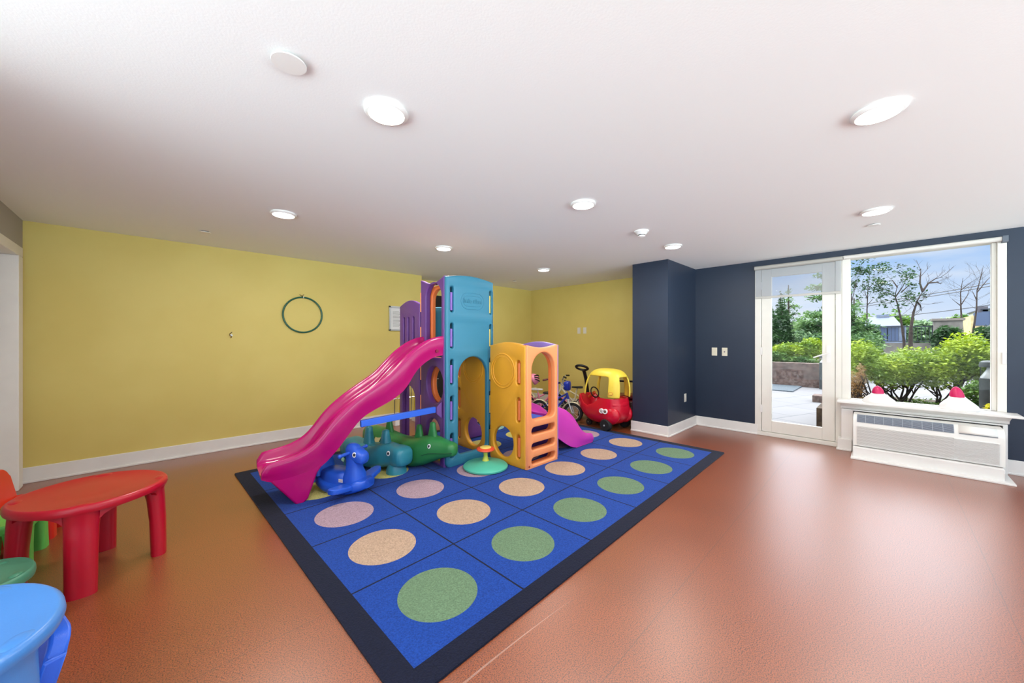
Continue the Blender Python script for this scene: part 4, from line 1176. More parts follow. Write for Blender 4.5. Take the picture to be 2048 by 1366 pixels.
# ---------------------------------------------------------------- bicycles and other ride-ons in the alcove
M_bikeblue = mat('bike_blue', (26, 48, 150), 0.3)
M_bikepink = mat('bike_pink', (222, 130, 160), 0.35)
M_cream = mat('bike_cream', (214, 208, 178), 0.35)
M_grip = mat('grip_brown', (110, 60, 66), 0.6)
def bike(label, frame_m, grip_m, fender_m, loc, rz, R=0.15, basket=None, saddle_m=M_black, steer=0.0, training=True):
    k = thing('kids_bicycle', label, 'bicycle', (0,0,0), 0, 'small bicycles parked along the alcove wall'); MATX[k.name] = Matrix()
    wb = 0.27
    def bw(x, r=R, y=0, t=0.022, nm='wheel', mt=M_rubber):
        o = G().tube([(x+(r-t)*math.cos(a), y, r+(r-t)*math.sin(a)) for a in [2*PI*j/32 for j in range(32)]], t, 10, loop=True).obj(nm, mt, k)
        G().tube([(x+(r-2.1*t)*math.cos(a), y, r+(r-2.1*t)*math.sin(a)) for a in [2*PI*j/32 for j in range(32)]], 0.006, 8, loop=True).obj('rim', M_silver, o)
        g = G()
        for j in range(10):
            a = 2*PI*j/10; g.tube([(x, y, r), (x+(r-2*t)*math.cos(a), y, r+(r-2*t)*math.sin(a))], 0.0022, 5)
        g.tube([(x, y-0.03, r), (x, y+0.03, r)], 0.014, 8)
        g.obj('spokes', M_silver, o)
    bw(-wb); bw(wb)
    if training:
        for sy in (-1, 1):
            o = G().tube([(-wb, sy*0.04, R), (-wb, sy*0.12, R-0.02), (-wb, sy*0.12, 0.05)], 0.006, 6).obj('training_arm', M_silver, k)
            bw(-wb, 0.055, sy*0.135, 0.014, 'training_wheel')
    g = G(); hd = (wb-0.085, 0, 0.40)
    g.tube([(-0.05, 0, 0.135), (-0.09, 0, 0.36)], 0.014, 8).tube([(-0.05, 0, 0.14), hd], 0.017, 8).tube([(-0.075, 0, 0.29), (wb-0.09, 0, 0.43)], 0.013, 8)
    for sy in (-1, 1): g.tube([(-0.05, 0, 0.14), (-wb, sy*0.035, R)], 0.008, 6).tube([(-0.08, 0, 0.30), (-wb, sy*0.035, R)], 0.007, 6)
    g.tube([(wb-0.10, 0, 0.44), (wb-0.075, 0, 0.35)], 0.020, 10)
    g.obj('frame', frame_m, k)
    g = G()
    for sy in (-1, 1): g.tube([(wb-0.075, sy*0.012, 0.35), (wb-0.06, sy*0.035, 0.32), (wb, sy*0.038, R)], 0.010, 8)
    g.obj('fork', M_silver, k)
    g = G()
    for xx in (-wb, wb):
        a0, a1 = (0.2*PI, 0.85*PI) if xx > 0 else (0.15*PI, 0.8*PI)
        R_ = []
        for j in range(13):
            a = a0+(a1-a0)*j/12; r = R+0.012
            R_.append([(xx+(r+q)*math.cos(a), y, R+(r+q)*math.sin(a)) for y, q in ((-0.026, -0.008), (0, 0.004), (0.026, -0.008), (0, 0.0))])
        g.rings(R_)
    g.obj('fender', fender_m, k)
    hb = G().tube([(wb-0.10, 0, 0.44), (wb-0.13, 0, 0.535)], 0.011, 8)
    hb.tube([(wb-0.19, -0.20, 0.60), (wb-0.155, -0.13, 0.605), (wb-0.12, -0.07, 0.545), (wb-0.12, 0.07, 0.545), (wb-0.155, 0.13, 0.605), (wb-0.19, 0.20, 0.60)], 0.009, 8)
    h_ = hb.obj('handlebar', M_silver if frame_m != M_bikepink else M_bikepink, k)
    for sy in (-1, 1): G().tube([(wb-0.157, sy*0.135, 0.606), (wb-0.205, sy*0.225, 0.598)], 0.015, 8).obj('grip', grip_m, h_)
    if basket: 
        G().rings([ringx(wb-0.13, 0.062, 0.49, 0.61), ringx(wb-0.09, 0.075, 0.475, 0.625), ringx(wb-0.055, 0.070, 0.48, 0.62), ringx(wb-0.045, 0.05, 0.50, 0.60)]).obj('handlebar_pad', basket, k, smooth=50)
    G().rings([ringx(-0.20, 0.05, 0.405, 0.435), ringx(-0.16, 0.065, 0.40, 0.44), ringx(-0.10, 0.045, 0.40, 0.435), ringx(-0.01, 0.018, 0.405, 0.43)]).obj('saddle', saddle_m, k, smooth=50)
    G().tube([(-0.09, 0, 0.34), (-0.105, 0, 0.41)], 0.010, 8).obj('seat_post', M_silver, k)
    g = G().lathe([(0.045, 0.025), (0.045, 0.03)], (-0.05, 0, 0.135), 'y', 16).tube([(-0.05, 0.03, 0.135), (0.02, 0.045, 0.08), (0.02, 0.10, 0.08)], 0.007, 6).tube([(-0.05, -0.03, 0.135), (-0.12, -0.045, 0.19), (-0.12, -0.10, 0.19)], 0.007, 6)
    g.box(0.0, 0.04, 0.06, 0.11, 0.072, 0.088).box(-0.14, -0.10, -0.11, -0.06, 0.182, 0.198)
    g.obj('crank_and_pedals', M_black, k)
    place(k, loc, rz); return k
bike('blue bicycle with silver fork and round blue handlebar pad, nearest the coupe', M_bikeblue, M_black, M_cream, (4.41, 3.54, 0), math.radians(-72), basket=M_bikeblue)
bike('cream bicycle with black saddle between the blue bicycle and the wall', M_cream, M_black, M_silver, (5.22, 3.85, 0), math.radians(120), R=0.15, training=False)
bike('pink bicycle with pink handlebars behind the blue bicycle', M_bikepink, M_grip, M_bikepink, (4.62, 3.98, 0), math.radians(-66), saddle_m=M_whitep_flat)
bike('bicycle with cream fenders and dark frame seen through the orange window', mat('bike_maroon', (96, 28, 40), 0.35), M_black, M_cream, (4.70, 4.50, 0), math.radians(-110), R=0.17, training=False)
# helmet hanging on a handlebar
hl = thing('bike_helmet', 'pink child helmet with green and black trim hanging among the bicycles', 'helmet', (4.60, 4.10, 0.70))
MATX[hl.name] = Matrix()
R = []
for i in range(9):
    ph = PI/2*i/8; R.append([(0.105*math.cos(ph)*math.cos(2*PI*j/24), 0.085*math.cos(ph)*math.sin(2*PI*j/24), 0.085*math.sin(ph)) for j in range(24)])
o = G().rings(R, caps=False).obj('shell', M_bikepink, hl, smooth=60, solid=0.015)
g = G()
for q in (-0.5, 0, 0.5):
    g.tube([(0.11*math.cos(a)*math.cos(q*0.5), 0.045*q*2*math.sin(a)+0.0, 0.093*math.sin(a)) for a in [PI*j/12 for j in range(2, 11)]], 0.012, 8, flat=0.5)
g.obj('vents', M_black, hl)
G().tube([(0.09, 0.03, 0.02), (0.075, 0.05, 0.05), (0.03, 0.06, 0.07)], 0.012, 8).obj('trim', mat('helmet_green', (70, 170, 90), 0.4), hl)
hl.location = (4.42, 4.02, 0.60); hl.rotation_euler = (1.3, 0.3, 0.4)
# doll stroller
ds = thing('doll_stroller', 'small red-framed doll stroller with a tan fabric seat behind the bicycles', 'toy stroller', (0, 0, 0)); MATX[ds.name] = Matrix()
M_redf = mat('stroller_red', (150, 34, 30), 0.4)
g = G()
for sy in (-0.13, 0.13):
    g.tube([(-0.2, sy, 0.62), (-0.12, sy, 0.50), (0.18, sy, 0.06)], 0.010, 8).tube([(-0.18, sy, 0.06), (0.12, sy, 0.40)], 0.010, 8)
g.tube([(-0.12, -0.13, 0.50), (-0.12, 0.13, 0.50)], 0.009, 8).tube([(0.10, -0.13, 0.38), (0.10, 0.13, 0.38)], 0.009, 8)
g.tube([(-0.2, -0.13, 0.62), (-0.24, -0.08, 0.67), (-0.24, 0.08, 0.67), (-0.2, 0.13, 0.62)], 0.010, 8)
g.obj('frame', M_redf, ds)
M_tan = noisecol('tan_fabric', (150, 118, 84), (190, 158, 112), 30, 0.9)
G().rings([[(-0.12, -0.12, 0.46), (-0.12, 0.12, 0.46), (-0.09, 0.12, 0.44), (-0.09, -0.12, 0.44)], [(0.0, -0.12, 0.20), (0.0, 0.12, 0.20), (0.02, 0.12, 0.22), (0.02, -0.12, 0.22)], [(0.14, -0.12, 0.22), (0.14, 0.12, 0.22), (0.14, 0.12, 0.24), (0.14, -0.12, 0.24)]]).obj('fabric_seat', M_tan, ds, bevel=0.005)
for x in (-0.18, 0.18):
    for sy in (-0.13, 0.13): G().lathe([(0.012, sy-0.012), (0.045, sy-0.012), (0.045, sy+0.012), (0.012, sy+0.012)], (x, 0, 0.045), 'y', 20).obj('wheel', M_rubber, ds)
place(ds, (4.75, 4.85, 0), math.radians(200))
# parent push handle car behind the coupe
pc = thing('push_car', 'black and grey push car with a long looped parent handle behind the coupe', 'ride-on toy', (0, 0, 0)); MATX[pc.name] = Matrix()
G().rings([ringx(-0.28, 0.10, 0.12, 0.30), ringx(-0.22, 0.14, 0.08, 0.34), ringx(0.0, 0.14, 0.08, 0.24), ringx(0.12, 0.14, 0.08, 0.30), ringx(0.26, 0.12, 0.08, 0.28), ringx(0.30, 0.07, 0.12, 0.22)]).obj('body', mat('dark_grey_plastic', (50, 50, 56), 0.4), pc, smooth=60)
hnd = G().rings([ring_((-0.22, 0, 0.28), 0.028, 0.03), ring_((-0.25, 0, 0.45), 0.024, 0.028), ring_((-0.30, 0, 0.62), 0.022, 0.026), ring_((-0.37, 0, 0.74), 0.022, 0.026, 0.3), ring_((-0.42, 0, 0.79), 0.02, 0.026, 0.5)])
ho = hnd.obj('push_handle', M_black, pc, smooth=60)
G().tube([(-0.485+0.085*math.cos(a), 0.085*math.sin(a), 0.825-0.04*math.cos(a)) for a in [2*PI*j/28 for j in range(28)]], 0.021, 10, loop=True, flat=0.8).obj('handle_loop', M_black, ho)
for x in (-0.2, 0.2):
    for sy in (-1, 1): wheel(x, sy*0.13, 0.07, 0.04, pc)
place(pc, (5.08, 3.32, 0), math.radians(14))
# ride-on jeep behind the pillar
jp = thing('ride_on_truck', 'dark red ride-on truck with a black roll bar, mostly hidden by the pillar', 'toy car', (0, 0, 0)); MATX[jp.name] = Matrix()
M_jeep = mat('jeep_red', (120, 18, 26), 0.35)
G().box(-0.30, 0.34, -0.21, 0.21, 0.14, 0.36).box(0.05, 0.33, -0.20, 0.20, 0.36, 0.43).obj('body', M_jeep, jp, bevel=0.03, seg=3)
G().tube([(0.05, -0.19, 0.42), (-0.01, -0.18, 0.60), (-0.01, 0.18, 0.60), (0.05, 0.19, 0.42)], 0.017, 8).obj('windshield_frame', M_black, jp)
g = G()
for i in range(5): g.tube([(0.342, -0.10+0.05*i, 0.20), (0.342, -0.10+0.05*i, 0.34)], 0.010, 8)
g.obj('grille', M_silver, jp)
for x in (-0.2, 0.22):
    for sy in (-1, 1): wheel(x, sy*0.20, 0.105, 0.07, jp)
place(jp, (5.26, 2.78, 0), math.radians(205))
# chrome folding rack behind the third bay
M_meshy = mat('yellow_rod', (188, 166, 40), 0.5)
rk = thing('wire_rack', 'chrome wire rack with white feet against the yellow wall behind the tower', 'rack', (2.85, 5.0, 0))
g = G()
for i in range(9):
    x = 2.50+0.09*i; g.tube([(x, 5.02, 0.10), (x+0.015*math.sin(i*2), 5.02, 0.62)], 0.006, 6)
for z in (0.14, 0.38, 0.62): g.tube([(2.48, 5.02, z), (3.25, 5.02, z)], 0.006, 6)
g.obj('wire_grid', M_chrome, rk)
g = G()
for i in range(6):
    x = 2.55+0.12*i; g.tube([(x, 4.98, 0.15), (x+0.03, 4.98, 0.60)], 0.007, 6)
g.obj('yellow_rods', M_meshy, rk)
g = G()
for x in (2.50, 2.85, 3.2): g.box(x-0.035, x+0.035, 4.93, 5.10, 0.0, 0.13)
g.obj('foot', M_whitep_flat, rk, bevel=0.006)

# ---------------------------------------------------------------- outdoors
_c, _s = math.cos(YAW), math.sin(YAW)
def at(px, py, X):
    """point at distance X beyond the window plane axis for a photo pixel"""
    r = (px-1024)/FOC; u = -(py-679.3)/FOC
    d = (_c + r*_s, _s - r*_c, u); t_ = X/d[0]
    return Vector((X, d[1]*t_, 1.25+d[2]*t_))

def paver_mat():
    m = bpy.data.materials.new('stone_pavers'); m.use_nodes = True
    n, l = m.node_tree.nodes, m.node_tree.links
    b = n['Principled BSDF']; b.inputs['Roughness'].default_value = 0.8
    t = n.new('ShaderNodeTexCoord'); mp = n.new('ShaderNodeMapping'); mp.inputs['Rotation'].default_value = (0, 0, 0.35)
    l.new(t.outputs['Object'], mp.inputs[0])
    k = n.new('ShaderNodeTexBrick'); k.inputs['Scale'].default_value = 1.0
    k.inputs['Brick Width'].default_value = 0.9; k.inputs['Row Height'].default_value = 0.6
    k.inputs['Mortar Size'].default_value = 0.010; k.inputs['Color1'].default_value = srgb(108, 108, 111)
    k.inputs['Color2'].default_value = srgb(99, 99, 102); k.inputs['Mortar'].default_value = srgb(74, 76, 80)
    l.new(mp.outputs[0], k.inputs['Vector']); l.new(k.outputs['Color'], b.inputs['Base Color'])
    return m
struct(G().box(XW+0.2, 90, -60, 60, -0.12, -0.02).obj('ground', paver_mat(), smooth=0))
M_soil = noisecol('soil', (48, 38, 30), (84, 68, 52), 12, 0.95)
M_gc = noisecol('ground_cover_green', (30, 74, 26), (92, 140, 50), 9, 0.8)

def leafmat(name, a, b, c=None):
    m = noisecol(name, a, b, 2.2, 0.55, 0.35, 0.65, c, 5.0, detail=8)
    n, l = m.node_tree.nodes, m.node_tree.links
    bs = n['Principled BSDF']; out = [x for x in n if x.type == 'OUTPUT_MATERIAL'][0]
    tr = n.new('ShaderNodeBsdfTranslucent'); mxs = n.new('ShaderNodeMixShader'); mxs.inputs[0].default_value = 0.35
    src = bs.inputs['Base Color'].links[0].from_socket
    l.new(src, tr.inputs[0]); l.new(bs.outputs[0], mxs.inputs[1]); l.new(tr.outputs[0], mxs.inputs[2]); l.new(mxs.outputs[0], out.inputs[0])
    return m
L_bright = leafmat('bright_leaves', (84, 118, 14), (176, 192, 36), (120, 148, 22))
L_mid = leafmat('mid_leaves', (44, 84, 30), (112, 148, 50))
L_dark = leafmat('dark_leaves', (16, 44, 22), (48, 84, 36))
L_cedar = leafmat('cedar_leaves', (52, 92, 62), (118, 152, 84))
L_brown = leafmat('dry_leaves', (104, 74, 42), (170, 134, 80))
L_far = leafmat('far_leaves', (70, 104, 74), (130, 158, 112))
L_yel = leafmat('yellow_leaves', (200, 190, 40), (230, 225, 70))
M_bark = noisecol('bark', (40, 32, 28), (64, 54, 48), 20, 0.9)

def leaves(blobs, n, size, seed=0, shell=0.55, flat=0.45, asp=0.5):
    """many small leaf blades scattered through ellipsoid blobs"""
    rnd = random.Random(seed); g = G(); V = []; Fc = []
    vols = [b[1][0]*b[1][1]*b[1][2] for b in blobs]; tot = sum(vols)
    for (c, r), vv in zip(blobs, vols):
        for _ in range(int(n*vv/tot)):
            while True:
                p = Vector((rnd.uniform(-1, 1), rnd.uniform(-1, 1), rnd.uniform(-1, 1)))
                if 0.01 < p.length < 1: break
            q = p.normalized()*(shell + (1-shell)*rnd.random())*(0.9+0.2*rnd.random())
            P = Vector((c[0]+q.x*r[0], c[1]+q.y*r[1], c[2]+q.z*r[2]))
            a = Vector((rnd.gauss(0, 1), rnd.gauss(0, 1), rnd.gauss(0, 0.5))).normalized()
            up = Vector((rnd.gauss(0, flat), rnd.gauss(0, flat), 1)).normalized()
            b = a.cross(up).normalized(); s = size*rnd.uniform(0.6, 1.3)
            i = len(V)
            V += [tuple(P-a*s), tuple(P+b*s*asp), tuple(P+a*s), tuple(P-b*s*asp)]
            Fc.append((i, i+1, i+2, i+3))
    g.v = V; g.f = Fc; g.m = [0]*len(Fc)
    return g
def quickobj(g, name, material, parent):
    me = bpy.data.meshes.new(name)
    vs = g.v
    if parent is not None and parent.name in MATX:
        T = MATX[parent.name].translation; vs = [(x-T.x, y-T.y, z-T.z) for x, y, z in vs]
    me.from_pydata(vs, [], g.f); me.materials.append(material)
    o = bpy.data.objects.new(name, me); COL.objects.link(o)
    if parent is not None: o.parent = parent
    return o
def shrub(name, label, cat, base, blobs, n, size, lm, stems=0, seed=1, group=None, spread=0.5, **k):
    t_ = thing(name, label, cat, base, 0, group)
    quickobj(leaves(blobs, n, size, seed, **k), 'foliage', lm, t_)
    if stems:
        rnd = random.Random(seed+50); g = G(); B = Vector(base)
        for i in range(stems):
            bl = rnd.choice(blobs); tip = Vector(bl[0]) + Vector((rnd.uniform(-1, 1)*bl[1][0]*0.6, rnd.uniform(-1, 1)*bl[1][1]*0.7, rnd.uniform(-0.3, 0.4)*bl[1][2]))
            st_ = B + Vector((rnd.uniform(-0.05, 0.05), rnd.uniform(-0.08, 0.08), -0.02)); mid = st_.lerp(tip, 0.5) + Vector((rnd.uniform(-0.06, 0.06), rnd.uniform(-0.08, 0.08), -0.08))
            g.tube([st_, st_.lerp(mid, 0.5)+Vector((0, 0, -0.02)), mid, tip], [0.016, 0.013, 0.010, 0.004], 6)
            for _ in range(2):
                q = mid + Vector((rnd.uniform(-0.2, 0.2), rnd.uniform(-0.25, 0.25), rnd.uniform(0.12, 0.3))); g.tube([mid, mid.lerp(q, 0.5)+Vector((0.02, 0.02, 0)), q], [0.008, 0.006, 0.003], 5)
        g.obj('stems', M_bark, t_)
    return t_

# planting bed outside the big window
bed = G().box(6.15, 8.2, -2.2, 0.62, -0.02, 0.36).obj('planting_bed', M_soil, smooth=0); struct(bed)
shrub('garden_shrub', 'bright yellow-green shrub left of centre, just outside the big window', 'shrub', (7.4, -0.14, 0.36),
      [((7.5, 0.24, 0.93), (0.38, 0.26, 0.33)), ((7.3, -0.08, 0.82), (0.38, 0.28, 0.26)), ((7.6, -0.26, 0.88), (0.36, 0.28, 0.28))], 13000, 0.022, L_bright, 11, 3, spread=0.4, flat=0.7, shell=0.3)
shrub('garden_shrub', 'tallest yellow-green shrub outside the right half of the big window', 'shrub', (7.4, -0.50, 0.36),
      [((7.4, -0.48, 0.86), (0.38, 0.28, 0.28)), ((7.5, -0.74, 1.02), (0.38, 0.26, 0.32)), ((7.6, -0.96, 0.92), (0.36, 0.28, 0.26))], 14000, 0.022, L_bright, 11, 5, flat=0.7, shell=0.3)
shrub('garden_shrub', 'low green shrub beside the near bollard light', 'shrub', (7.0, -0.78, 0.36), [((7.0, -0.76, 0.56), (0.20, 0.12, 0.20))], 1100, 0.026, L_mid, 3, 8)
shrub('dry_shrub', 'dry brown upright shrub at the left edge of the big window', 'shrub', (6.8, 0.25, 0.36), [((6.8, 0.27, 0.58), (0.16, 0.11, 0.26)), ((6.75, 0.22, 0.74), (0.10, 0.06, 0.22))], 1300, 0.030, L_brown, 10, 9, asp=0.16, flat=3.0, shell=0.1)
shrub('flower', 'tiny yellow plant at the foot of the near bollard', 'plant', (6.5, -0.80, 0.36), [((6.5, -0.80, 0.50), (0.05, 0.035, 0.05))], 90, 0.02, L_yel, 2, 10)
gc = quickobj(leaves([((7.3, -0.5, 0.38), (0.7, 1.0, 0.07))], 2200, 0.022, 12, shell=0.1), 'ground_cover', L_mid, None)
tag(gc, 'low green ground cover over the soil under the shrubs', 'ground cover', kind='stuff')

M_boll = noisecol('bollard_metal', (36, 42, 44), (56, 62, 64), 6, 0.5)
M_lens = mat('bollard_lens', (190, 196, 192), 0.2)
def bollard(label, x, y, z, h, r):
    k = thing('bollard_light', label, 'bollard light', (x, y, z), 0, 'bollard lights in the garden'); MATX[k.name] = Matrix()
    G().lathe([(r, 0), (r, h-0.20)], n=28).obj('post', M_boll, k)
    G().lathe([(r*0.9, h-0.20), (r*0.9, h-0.19), (r*0.30, h-0.10), (r*0.3, h-0.06)], n=28).obj('reflector', M_silver, k)
    G().lathe([(r*0.92, h-0.20), (r*0.92, h-0.07)], n=28, cap=False).obj('lens', M_glass, k)
    G().lathe([(r*1.02, h-0.075), (r*1.04, h-0.055), (r*0.95, h-0.02), (r*0.6, h-0.004), (0.002, h)], n=28).obj('cap', M_boll, k)
    return k
bollard('grey bollard light close outside the big window, right edge', 6.6, -0.815, 0.36, 0.66, 0.075)
bollard('far bollard light at the end of the brown planter wall, seen through the glass door', 12.2, 1.09, -0.02, 0.88, 0.085)

M_corten = noisecol('brown_stone', (66, 52, 48), (92, 74, 68), 7, 0.85, c3=(104, 92, 86), s3=16)
M_planter_shade = noisecol('planter_shade_paint', (56, 66, 74), (76, 86, 94), 30, 0.9)
k = tag(G().box(12.4, 12.65, 1.14, 5.0, -0.02, 0.62).obj('planter_wall', M_corten, bevel=0.01, smooth=0), 'long low brown stone planter wall across the patio behind the glass door', 'planter wall')
struct(G().box(11.0, 12.4, 1.55, 5.0, -0.02, 0.004).obj('planter_shade_patch', M_planter_shade, smooth=0))  # dark sheet on the paving, painting in the planter wall's shadow
k = tag(G().box(9.55, 9.85, -0.3, 1.03, -0.02, 0.12).obj('stone_kerb', M_corten, bevel=0.01, smooth=0), 'low brown stone block on the patio behind the door handle', 'kerb')
struct(G().box(12.65, 20, 1.14, 6.0, -0.02, 0.50).obj('planter_soil', M_soil, smooth=0))

GT = 'trees and hedge plants in the planter'
def conif(label, px, ytop, ybot, X, wpx, lm, n, size, seed, name='arborvitae', cat='tree', base=0.5):
    top = at(px, ytop, X); w = wpx/FOC*X*1.0
    Z0 = base; blobs = []
    m = 8
    for i in range(m):
        u = (i+0.5)/m; z = Z0+(top.z-Z0)*u
        r = w*0.5*(1-u**1.6)**0.7 + 0.05
        blobs.append(((X, top.y, z), (r, r, (top.z-Z0)/m*0.9)))
    t_ = thing(name, label, cat, (X, top.y, Z0), 0, None)
    quickobj(leaves(blobs, n, size, seed, shell=0.5, flat=1.6, asp=0.45), 'foliage', lm, t_)
    G().tube([(X, top.y, Z0-0.3), (X, top.y, top.z-0.1)], [0.06, 0.01], 8).obj('trunk', M_bark, t_)
    return t_
conif('dark green column-shaped evergreen at the left edge of the glass door', 1540, 618, 700, 13.9, 52, L_dark, 4200, 0.055, 21)
conif('column-shaped evergreen second from the left in the glass door', 1564, 604, 700, 15.2, 34, L_dark, 3200, 0.055, 22)
conif('narrow dark evergreen peak rising behind the two column evergreens', 1561, 588, 700, 17.0, 26, L_dark, 2200, 0.055, 23)
# loose conifer and cedar
def layered(label, px, ytop, X, hw, z0, lm, nb, n, size, seed, trunk=0.08, name='cedar_tree'):
    top = at(px, ytop, X); rnd = random.Random(seed); blobs = []
    for i in range(nb):
        u = (i+0.3)/nb; z = z0+(top.z-z0)*u; r = hw*(1.05-u)
        for s in range(3):
            a = rnd.uniform(0, 2*PI); q = r*rnd.uniform(0.3, 0.8)
            blobs.append(((X+math.cos(a)*q, top.y+math.sin(a)*q, z+rnd.uniform(-0.1, 0.1)), (r*0.5+0.1, r*0.5+0.1, 0.10+0.10*(1-u))))
    t_ = thing(name, label, 'tree', (X, top.y, 0.5), 0, None)
    quickobj(leaves(blobs, n, size, seed, shell=0.2, flat=0.5, asp=0.4), 'foliage', lm, t_)
    g = G().tube([(X, top.y, 0.3), (X, top.y, top.z)], [trunk, 0.015], 8)
    for i in range(nb):
        u = (i+0.3)/nb; z = z0+(top.z-z0)*u; a = rnd.uniform(0, 2*PI); r = hw*(1.05-u)
        g.tube([(X, top.y, z-0.05), (X+r*math.cos(a), top.y+r*math.sin(a), z+0.05)], [0.03, 0.008], 5)
    g.obj('trunk', M_bark, t_)
layered('tall loose blue-green cedar filling the right half of the glass door', 1652, 520, 16.0, 1.25, 0.9, L_cedar, 9, 8500, 0.065, 31)
layered('thin blue-green conifer standing behind the column evergreens', 1577, 570, 19.0, 0.75, 1.2, L_cedar, 7, 2200, 0.06, 32)
layered('green tree in the gap between the glass door and the big window', 1708, 596, 17.0, 0.95, 0.9, L_cedar, 6, 3600, 0.065, 33)
shrub('garden_shrub', 'yellow-green bush above the brown planter wall, right part of the glass door', 'shrub', (13.3, 1.75, 0.5), [((13.3, 1.9, 0.85), (0.4, 0.55, 0.33)), ((13.5, 1.45, 0.98), (0.4, 0.35, 0.33))], 4200, 0.045, L_bright, 4, 41)
shrub('garden_shrub', 'low green bush on the planter wall, left part of the glass door', 'shrub', (13.0, 2.4, 0.5), [((13.0, 2.45, 0.72), (0.3, 0.6, 0.22)), ((12.95, 1.75, 0.66), (0.25, 0.5, 0.13))], 3200, 0.045, L_mid, 3, 42)

# retaining wall, railing, pier and evergreens beyond the big window
M_conc = noisecol('grey_render', (104, 100, 94), (120, 116, 110), 5, 0.9)
XR = 21.0
a = at(1690, 680, XR); b = at(2080, 680, XR)
_pa, _pb = at(1868, 645, XR-0.3).y+0.06, at(1926, 645, XR-0.3).y-0.06
tag(G().box(XR, XR+0.3, _pa, 2.0, -0.02, 1.12).box(XR, XR+0.3, -9, _pb, -0.02, 1.12).obj('retaining_wall', M_conc, smooth=0), 'low grey wall carrying the railing beyond the shrubs', 'wall')
rl = thing('railing', 'dark metal railing on the grey wall seen through the big window', 'railing', (XR+0.15, -0.5, 1.12))
M_rail = mat('rail_dark', (52, 58, 66), 0.5)
y0, y1 = at(1868, 660, XR).y, at(1700, 660, XR).y
g = G().box(XR+0.13, XR+0.17, y0, y1, 1.74, 1.78).box(XR+0.135, XR+0.165, y0, y1, 1.17, 1.20)
g.obj('handrail', M_rail, rl, smooth=0)
g = G(); ny = int((y1-y0)/0.10)
for i in range(ny+1):
    y = y0+(y1-y0)*i/ny; g.box(XR+0.143, XR+0.157, y-0.007, y+0.007, 1.17, 1.76)
g.obj('balusters', M_rail, rl, smooth=0)['kind'] = 'stuff'
for i in range(4):
    y = y0+(y1-y0)*(i+0.02)/3.05; G().box(XR+0.12, XR+0.18, y-0.03, y+0.03, 1.12, 1.80).obj('post', M_rail, rl, smooth=0)
a, b = at(1868, 645, XR-0.3), at(1926, 645, XR-0.3)
pr_ = thing('garden_pier', 'wide grey stone pier at the right end of the railing', 'pier', (XR-0.1, (a.y+b.y)/2, 0))
G().box(XR-0.3, XR+0.3, b.y, a.y, -0.02, 1.95).obj('pier_body', M_conc, pr_, smooth=0)
G().box(XR-0.36, XR+0.36, b.y-0.05, a.y+0.05, 1.95, 2.03).obj('cap', mat('pier_cap', (120, 112, 104), 0.8), pr_, smooth=0)
def evg(label, px, py0, py1, wpx, X, seed):
    t_, b_ = at(px, py0, X), at(px, py1, X); w = wpx/2/FOC*X*0.62; hz = (t_.z-b_.z)/2+0.25
    shrub('evergreen_shrub', label, 'shrub', (X, t_.y, 0.0), [((X, t_.y, t_.z-hz), (w, w, hz))], 2600, 0.07, L_dark, 3, seed, flat=1.5, asp=0.4)
evg('round dark evergreen in front of the left end of the railing', 1745, 655, 690, 34, 18.5, 51)
evg('dark evergreen in front of the grey stone pier', 1896, 652, 682, 46, 18.5, 52)
evg('dark evergreen hedge at the right edge of the big window', 1976, 652, 700, 52, 18.5, 53)
# background buildings
M_bld = noisecol('blue_grey_cladding', (92, 104, 124), (112, 124, 142), 2, 0.7)
bd = thing('building', 'blue-grey gabled building beyond the railing', 'building', (40, 0, 0))
X = 40; a, b = at(1728, 630, X), at(1804, 630, X)
zt_, ze = at(1770, 629, X).z, at(1770, 652, X).z
G().box(X, X+8, b.y-0.2, a.y, -0.02, ze).obj('wall', M_bld, bd, smooth=0)
g = G(); g.rings([[(X-0.3, y, ze), (X+3.5, y+ (0.4 if y == b.y else -0.1), zt_), (X+8.3, y, ze)] for y in (b.y, a.y)]); g.obj('roof', mat('roof_blue', (82, 92, 112), 0.6), bd, smooth=0)
a2, b2 = at(1752, 630, X), at(1779, 630, X)
G().box(X+3, X+4.2, b2.y, a2.y, zt_-0.2, zt_+0.14).obj('roof_vent', M_bld, bd, smooth=0)
for px in (1765, 1785):
    q = at(px, 672, X); G().box(X-0.03, X, q.y-0.3, q.y+0.3, q.z-0.4, q.z+0.6).obj('window', mat('dark_window', (70, 84, 110), 0.3), bd, smooth=0)
M_by = noisecol('cream_brick', (176, 160, 112), (190, 176, 130), 3, 0.8)
bd = thing('building', 'cream coloured flat-roofed house with a chimney at the right of the window view', 'building', (45, -5, 0))
X = 45; a, b = at(1942, 630, X), at(1968, 630, X); c_ = at(2030, 620, X)
G().box(X, X+7, b.y, a.y, -0.02, at(1950, 631, X).z).obj('wall', M_by, bd, smooth=0)
G().box(X+0.5, X+7, c_.y, b.y, -0.02, at(1985, 618, X).z).obj('wall', mat('pale_green_render', (150, 160, 146), 0.8), bd, smooth=0)
G().box(X+0.3, X+7.2, c_.y, b.y+0.1, at(1985, 618, X).z, at(1985, 616, X).z).obj('roof', M_rail, bd, smooth=0)
q = at(1968, 612, X); G().box(X+0.5, X+1.2, q.y-0.25, q.y+0.25, q.z-1.2, q.z).obj('chimney', mat('chimney_grey', (84, 82, 88), 0.8), bd, smooth=0)
for px, py in ((1981, 635), (1963, 638)):
    q = at(px, py, X); G().box(X-0.04 if px < 1968 else X+0.46, X+0.5, q.y-0.35, q.y+0.35, q.z-0.5, q.z+0.5).obj('window', mat('dark_window', (70, 84, 110), 0.3), bd, smooth=0)
